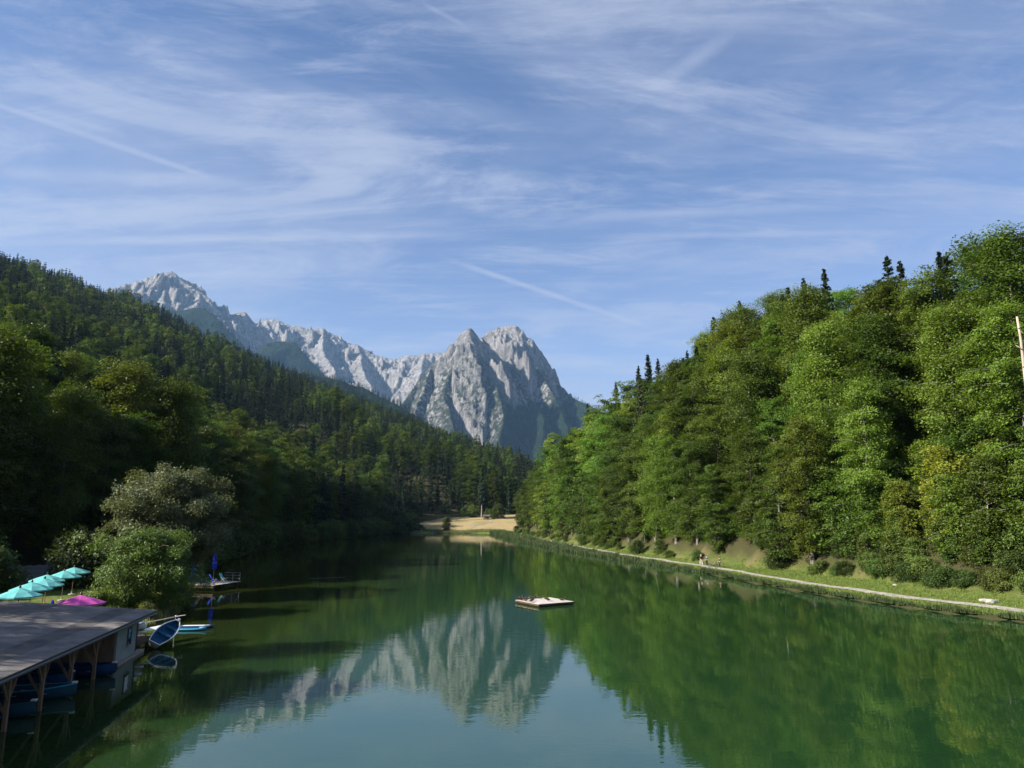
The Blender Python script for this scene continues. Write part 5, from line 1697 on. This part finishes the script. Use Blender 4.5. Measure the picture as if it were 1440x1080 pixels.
def skin_mesh(name, joints, edges, mats_, root=0, sub=1):
    me_ = bpy.data.meshes.new(name)
    me_.from_pydata([j[0] for j in joints], edges, [])
    for m in mats_: me_.materials.append(m)
    o = bpy.data.objects.new(name, me_); COL.objects.link(o)
    s = o.modifiers.new('skin', 'SKIN'); s.use_smooth_shade = True
    sv = me_.skin_vertices[0].data
    for i, j in enumerate(joints):
        r = j[1]
        sv[i].radius = r if hasattr(r, '__len__') else (r, r)
        sv[i].use_root = (i == root)
    if sub:
        o.modifiers.new('smooth', 'SUBSURF').levels = sub
        o.modifiers['smooth'].render_levels = sub
    dg = bpy.context.evaluated_depsgraph_get()
    out = bpy.data.meshes.new_from_object(o.evaluated_get(dg))
    bpy.data.objects.remove(o); bpy.data.meshes.remove(me_)
    out.name = name
    if len(out.materials) == 0:
        for m in mats_: out.materials.append(m)
    out.polygons.foreach_set('use_smooth', [True] * len(out.polygons))
    return out


M_DUCK = mat('brown_duck_feathers', (0.085, 0.060, 0.042), 0.8, 0.2, var=0.5, vscale=9)
M_DUCKHEAD = mat('dark_duck_head', (0.02, 0.035, 0.025), 0.6, 0.3)
M_BILL = mat('yellow_bill', (0.45, 0.33, 0.06), 0.5, 0.3)
duck_body = skin_mesh('duck_body', [((-0.30, 0, 0.20), 0.02), ((-0.20, 0, 0.17), (0.075, 0.06)), ((-0.03, 0, 0.145), (0.125, 0.11)), ((0.13, 0, 0.155), (0.10, 0.10)), ((0.20, 0, 0.22), 0.055), ((0.225, 0, 0.30), 0.04), ((0.24, 0, 0.36), 0.05), ((0.27, 0, 0.365), 0.035)],
                      [(0, 1), (1, 2), (2, 3), (3, 4), (4, 5), (5, 6), (6, 7)], [M_DUCK], 2)


def make_duck(loc, rz, label, group):
    t = thing('duck', label, 'duck', loc, rz, group)
    link(bpy.data.objects.new('body', duck_body), t)
    MB().box((0.335, 0, 0.352), (0.085, 0.04, 0.018)).build('bill', M_BILL, t, bevel=0.006)
    for s in (-1, 1):
        MB().lathe([(0.012, -0.09), (0.09, -0.05), (0.11, 0.03), (0.05, 0.14), (0.012, 0.2)], 8, (0, 0, 0), sx=0.35).build('wing', M_DUCK, t, smooth=True)
        t.children[-1].rotation_euler = (0, math.radians(-80), 0); t.children[-1].location = (-0.02, s * 0.115, 0.17)
        MB().tube([(0.02, s * 0.04, 0.06), (0.025, s * 0.045, 0.0)], 0.011, 5).build('leg', M_BILL, t)
    return t


spots = [(-2.0, 1.9), (-1.5, 1.85), (-1.1, 1.95), (-0.6, 1.9), (-0.1, 1.95), (0.5, 1.9), (-2.0, 1.2), (-1.9, 0.6), (-1.2, 0.4), (0.55, 0.55), (0.1, -0.5), (1.4, -1.1), (-1.95, -0.4)]
# ordinals follow the raft's upper edge from its tip by the green reflections
dlabels = ['duck on the raft corner pointing at the far meadow', 'duck next to the corner duck on the raft edge', 'third duck along the raft edge from the corner', 'fourth duck along the raft edge from the corner',
           'fifth duck along the raft edge from the corner', 'last duck in the row on the raft edge', 'duck just behind the corner of the raft', 'duck on the short raft edge', 'lone duck inside the row on the raft',
           'duck near the middle of the raft boards', 'darker duck in front of the middle of the raft', 'duck resting towards the sunny end of the raft', 'duck at the near end of the short raft edge']
Rz = Matrix.Rotation(raft_r, 3, 'Z')
d0 = make_duck(raft_c + Rz @ Vector((spots[0][0], spots[0][1], 0.295)), 1.0, dlabels[0], 'ducks on the bathing raft')
for i, (x, y) in enumerate(spots[1:], 1):
    copy_tree(d0, raft_c + Rz @ Vector((x, y, 0.295)), (i * 1.7) % 6.28, dlabels[i], 'ducks on the bathing raft')
p = on_z(489, 811.5, 0)
copy_tree(d0, (p[0], p[1], -0.06), 0.05, 'lone duck swimming with a pale wake near the shaded shore', None)
M_FOAM = mat('wake_foam', (0.5, 0.55, 0.52), 0.6, 0.3, var=0.4, vscale=3)
wk = MB(); q = on_z(432, 813.5, 0)
a0 = Vector((p[0] - 0.3, p[1], 0)); a1 = Vector((q[0], q[1], 0))
dw = (a1 - a0); nw = Vector((-dw.y, dw.x, 0)).normalized()
for i in range(16):
    s0 = i / 16; s1 = (i + 0.72) / 16; w0 = 0.05 + 0.05 * (i % 3)
    wk.poly([a0 + dw * s0 + nw * (w0 + s0 * 0.5) + Vector((0, 0, 0.006)), a0 + dw * s1 + nw * (w0 + s1 * 0.5) + Vector((0, 0, 0.006)), a0 + dw * s1 + nw * (s1 * 0.5 - w0) + Vector((0, 0, 0.006)), a0 + dw * s0 + nw * (s0 * 0.5 - w0) + Vector((0, 0, 0.006))], [(0, 1, 2, 3)])
tag(wk.build('duck_wake', M_FOAM), 'thin pale wake trailing behind the swimming duck', kind='stuff')

# ------------------------------------------------------------------ people and bicycles
M_SKIN = mat('skin', (0.45, 0.28, 0.20), 0.6, 0.3)
M_HAIR = mat('brown_hair', (0.05, 0.03, 0.02), 0.7, 0.2)
M_RED = mat('red_cloth', (0.55, 0.02, 0.035), 0.8, 0.15)
M_DARKCLOTH = mat('dark_cloth', (0.025, 0.027, 0.035), 0.85, 0.1)
M_LIGHTCLOTH = mat('pale_cloth', (0.62, 0.58, 0.53), 0.85, 0.1)
M_JEANS = mat('blue_cloth', (0.06, 0.10, 0.17), 0.85, 0.1)


def person(loc, rz, label, shirt, trousers, hair=M_HAIR, hat=None, step=0.14, arm=0.0, group=None, H=1.74):
    t = thing('person', label, 'person', loc, rz, group)
    t.scale = (H / 1.74,) * 3
    def leg(s):
        return [(s * step * 0.35, s * 0.09, 0.90), (s * step * 0.6 + 0.03, s * 0.095, 0.50), (s * step - 0.02, s * 0.10, 0.09)]
    J = [((0, 0, 0.95), (0.13, 0.10)), ((0, 0, 1.15), (0.115, 0.09)), ((0, 0, 1.36), (0.15, 0.10)), ((0, 0, 1.47), 0.06), ((0.01, 0, 1.55), 0.05), ((0.02, 0, 1.64), (0.085, 0.095)), ((0.02, 0, 1.71), 0.06)]
    Ed = [(0, 1), (1, 2), (2, 3), (3, 4), (4, 5), (5, 6)]
    for s in (-1, 1):
        n = len(J); a, k, f = leg(s)
        J += [(a, 0.085), (k, 0.058), (f, 0.04), ((f[0] + 0.17, f[1] + s * 0.02, 0.035), 0.033)]
        Ed += [(0, n), (n, n + 1), (n + 1, n + 2), (n + 2, n + 3)]
        n = len(J)
        sw = -s * step * 0.6
        J += [((0, s * 0.19, 1.40), 0.052), ((sw * 0.5, s * 0.24, 1.13), 0.042), ((sw + 0.06 + arm, s * 0.23, 0.90 + arm * 0.6), 0.030), ((sw + 0.10 + arm, s * 0.225, 0.82 + arm * 0.7), 0.026)]
        Ed += [(2, n), (n, n + 1), (n + 1, n + 2), (n + 2, n + 3)]
        m = n + 3
        hp = J[m][0]
        for q in range(5):                               # four fingers and a thumb
            n = len(J)
            if q < 4:
                J += [((hp[0] + (q - 1.5) * 0.019, hp[1], hp[2] - 0.065 + 0.006 * abs(q - 1.5)), 0.009), ((hp[0] + (q - 1.5) * 0.02 + 0.012, hp[1] - s * 0.01, hp[2] - 0.10 + 0.008 * abs(q - 1.5)), 0.008)]
            else:
                J += [((hp[0] + 0.04, hp[1] - s * 0.012, hp[2] - 0.02), 0.010), ((hp[0] + 0.055, hp[1] - s * 0.018, hp[2] - 0.055), 0.009)]
            Ed += [(m, n), (n, n + 1)]
    link(bpy.data.objects.new('body', skin_mesh('person_body', J, Ed, [M_SKIN])), t)
    g = 1.14
    T = [((0, 0, 0.93), (0.15, 0.12)), ((0, 0, 1.15), (0.135, 0.11)), ((0, 0, 1.36), (0.165, 0.118)), ((0, 0, 1.46), 0.085)]
    TE = [(0, 1), (1, 2), (2, 3)]
    for s in (-1, 1):
        n = len(T); sw = -s * step * 0.6
        T += [((0, s * 0.19, 1.40), 0.068), ((sw * 0.4, s * 0.232, 1.17), 0.060)]
        TE += [(2, n), (n, n + 1)]
    link(bpy.data.objects.new('shirt', skin_mesh('shirt', T, TE, [shirt])), t)
    T = [((0, 0, 0.97), (0.145, 0.118))]; TE = []
    for s in (-1, 1):
        n = len(T); a, k, f = leg(s)
        T += [(a, 0.102), (k, 0.076), ((f[0], f[1], f[2] + 0.04), 0.062)]
        TE += [(0, n), (n, n + 1), (n + 1, n + 2)]
    link(bpy.data.objects.new('trousers', skin_mesh('trousers', T, TE, [trousers])), t)
    MB().lathe([(0.095, 1.64), (0.104, 1.69), (0.09, 1.745), (0.04, 1.775)], 12, (0.005, 0, 0)).build('hair' if hat is None else 'hat', hat or hair, t, smooth=True)
    for s in (-1, 1):
        MB().lathe([(0.008, -0.008), (0.012, 0), (0.008, 0.008)], 6, (0.108, s * 0.032, 1.645)).build('eye', M_BLACK, t)
    MB().lathe([(0.014, -0.02), (0.010, 0.02)], 6, (0.115, 0, 1.62)).build('nose', M_SKIN, t)
    for s in (0, 1):
        pass
    return t


def path_spot(px, py):
    p = on_z(px, py, 0.62)                                # a place on the path, 3.7 m in from the water
    q = min((bank_point(s, 3.7) for s in np.arange(s_at(p[1]) - 25, s_at(p[1]) + 25, 0.4)), key=lambda c: abs(project(c[0], c[1], 0.62)[0] - px))
    return (q[0], q[1], ground_z(q[0], q[1]) + 0.06)


person(path_spot(986.5, 796.5), 2.0, 'walker in a dark top and pale trousers on the lakeside path', M_DARKCLOTH, M_LIGHTCLOTH, hat=M_WHITE, step=0.2)
person(path_spot(994, 797), 4.2, 'person in a grey-blue top standing beside the bicycles', M_JEANS, M_DARKCLOTH, step=0.05, arm=0.12)
person(path_spot(1013, 800), 3.4, 'person dressed in dark clothes standing in the shade behind the bicycles', M_DARKCLOTH, M_DARKCLOTH, step=0.04, arm=0.1)


def bicycle(loc, rz, label, framem):
    t = thing('bicycle', label, 'bicycle', loc, rz, 'bicycles on the lakeside path')
    for x in (-0.53, 0.53):
        w = MB().tube([(x + 0.33 * math.cos(a), 0, 0.35 + 0.33 * math.sin(a)) for a in np.linspace(0, 2 * math.pi, 21)], 0.024, 6, cap=False).build('wheel', M_BLACK, t)
        sp = MB()
        MB().tube([(x + 0.30 * math.cos(a), 0, 0.35 + 0.30 * math.sin(a)) for a in np.linspace(0, 2 * math.pi, 21)], 0.010, 5, cap=False).build('rim', M_STEEL, w)
        for k in range(8):
            a = k * math.pi / 8
            MB().tube([(x + 0.30 * math.cos(a), 0, 0.35 + 0.30 * math.sin(a)), (x - 0.30 * math.cos(a), 0, 0.35 - 0.30 * math.sin(a))], 0.003, 4).build('spoke', M_STEEL, w)
    f = MB()
    A, B_, C_, D_, E_ = (-0.53, 0, 0.35), (-0.08, 0, 0.30), (-0.22, 0, 0.82), (0.36, 0, 0.86), (0.53, 0, 0.35)
    for a, b2 in ((A, B_), (A, C_), (B_, C_), (B_, D_), (C_, D_), (D_, E_)):
        f.tube([a, b2], 0.018, 6)
    f.build('frame', framem, t)
    MB().tube([(0.36, 0, 0.86), (0.33, 0, 0.98)], 0.014, 6).tube([(0.36, -0.29, 1.0), (0.33, 0, 0.98), (0.36, 0.29, 1.0)], 0.013, 6).build('handlebar', M_BLACK, t)
    MB().tube([(-0.22, 0, 0.82), (-0.245, 0, 0.92)], 0.013, 6).build('seat_post', M_STEEL, t)
    MB().poly([(-0.38, -0.08, 0.93), (-0.38, 0.08, 0.93), (-0.10, 0.02, 0.94), (-0.10, -0.02, 0.94), (-0.38, -0.07, 0.97), (-0.38, 0.07, 0.97), (-0.10, 0.015, 0.965), (-0.10, -0.015, 0.965)],
              [(3, 2, 1, 0), (4, 5, 6, 7), (0, 1, 5, 4), (1, 2, 6, 5), (2, 3, 7, 6), (3, 0, 4, 7)][::-1]).build('saddle', M_BLACK, t)
    MB().lathe([(0.09, -0.006), (0.09, 0.006)], 12).build('chainring', M_STEEL, t)
    t.children[-1].rotation_euler = (math.pi / 2, 0, 0); t.children[-1].location = (-0.08, 0.03, 0.30)
    return t


bicycle(path_spot(1003, 798.5), 0.15, 'bicycle with pale wheels parked nearest the walkers', M_STEEL)
bicycle(path_spot(1010, 800), 0.55, 'dark bicycle parked farther from the walkers', M_BLACK)
bicycle(path_spot(997.5, 797.5), 1.3, 'red-framed bicycle held by the person in the grey-blue top', M_RED)

p = on_z(163, 846, 2.6)
person((p[0], p[1], ground_z(p[0], p[1])), 3.9, 'person in a red top with a pale cap behind the boathouse roof', M_RED, M_DARKCLOTH, hat=M_LIGHTCLOTH, step=0.04)
p = on_z(190, 851.5, 2.25)
person((p[0], p[1], ground_z(p[0], p[1])), 0.8, 'dark-haired person in a red top beside the small willow', M_RED, M_JEANS, step=0.04)

# ------------------------------------------------------------------ hut, stones and the scar in the slope
hp = at(684, 719.0, 424)
hut = thing('field_hut', 'low grey timber hut at the upper edge of the meadow beside the pine', 'hut', (hp[0], hp[1], ground_z(hp[0], hp[1])), 0.1)
MB().box((0, 0, 0.9), (3.6, 2.4, 1.8)).build('wall', M_TIMBER, hut)
MB().poly([(-2.1, -1.6, 1.75), (2.1, -1.6, 1.75), (2.1, 0, 2.6), (-2.1, 0, 2.6), (2.1, 1.6, 1.75), (-2.1, 1.6, 1.75), (-2.1, -1.6, 1.85), (2.1, -1.6, 1.85), (2.1, 0, 2.7), (-2.1, 0, 2.7), (2.1, 1.6, 1.85), (-2.1, 1.6, 1.85)],
          [(6, 7, 8, 9), (9, 8, 10, 11), (1, 0, 3, 2), (2, 3, 5, 4), (0, 1, 7, 6), (4, 5, 11, 10), (0, 6, 9, 11, 5, 3), (1, 2, 4, 10, 8, 7)]).build('roof', M_FELT, hut)
MB().box((0.5, -1.22, 0.8), (0.8, 0.05, 1.5)).build('door', M_DARKTIMBER, hut)


def boulder_mesh(seed):
    r_ = np.random.RandomState(seed)
    import bmesh
    bm = bmesh.new(); bmesh.ops.create_icosphere(bm, subdivisions=2, radius=1.0)
    for v in bm.verts:
        c = np.array(v.co)
        k = 1 + 0.28 * pnoise(np.array([c[0] * 1.3 + seed]), np.array([c[1] * 1.3 + c[2]]), seed)[0] * 2
        v.co = v.co * k
        v.co.z *= 0.62
    me_ = bpy.data.meshes.new('boulder'); bm.to_mesh(me_); bm.free(); me_.materials.append(M_STONE)
    return me_


bmesh_s = [boulder_mesh(s) for s in (1, 2, 3)]
for i, (px, py, Y, s, lab) in enumerate(((580, 749.5, 350, 1.0, 'pale boulder at the water edge below the far bushes'), (586, 749.3, 353, 1.3, 'largest pale boulder at the far corner of the lake'),
                                         (592, 749, 356, 0.8, 'pale boulder next to the largest one on the far shore'), (626, 749, 358, 0.7, 'small white boulder in the water below the single upright bush'),
                                         (567, 750, 345, 0.9, 'pale boulder farthest into the shaded corner of the lake'), (608, 749, 357, 0.5, 'small white boulder between the bushes on the far shore'))):
    p = at(px, py, Y)
    o = link(bpy.data.objects.new('boulder', bmesh_s[i % 3])); o.location = (p[0], p[1], max(0.05, ground_z(p[0], p[1])) + 0.1); o.scale = (s * 1.5, s, s); o.rotation_euler = (0, 0, i)
    tag(o, lab, 'boulder', 'boulders on the far shore')
for i, (px, py, s, lab) in enumerate(((1392, 838, 0.42, 'flat pale rock in the grass near the end of the path'), (1384, 836, 0.3, 'smaller pale rock beside the flat rock in the grass'), (1258, 816, 0.25, 'pale stone lying at the foot of the near bushes'),
                                      (1210, 806, 0.2, 'small stone on the bank below the bushes'))):
    p = on_z(px, py, 1.4)
    o = link(bpy.data.objects.new('rock', bmesh_s[i % 3])); o.location = (p[0], p[1], ground_z(p[0], p[1]) + s * 0.25); o.scale = (s * 1.6, s * 1.2, s); o.rotation_euler = (0, 0, i * 2)
    tag(o, lab, 'rock', 'rocks on the near bank')
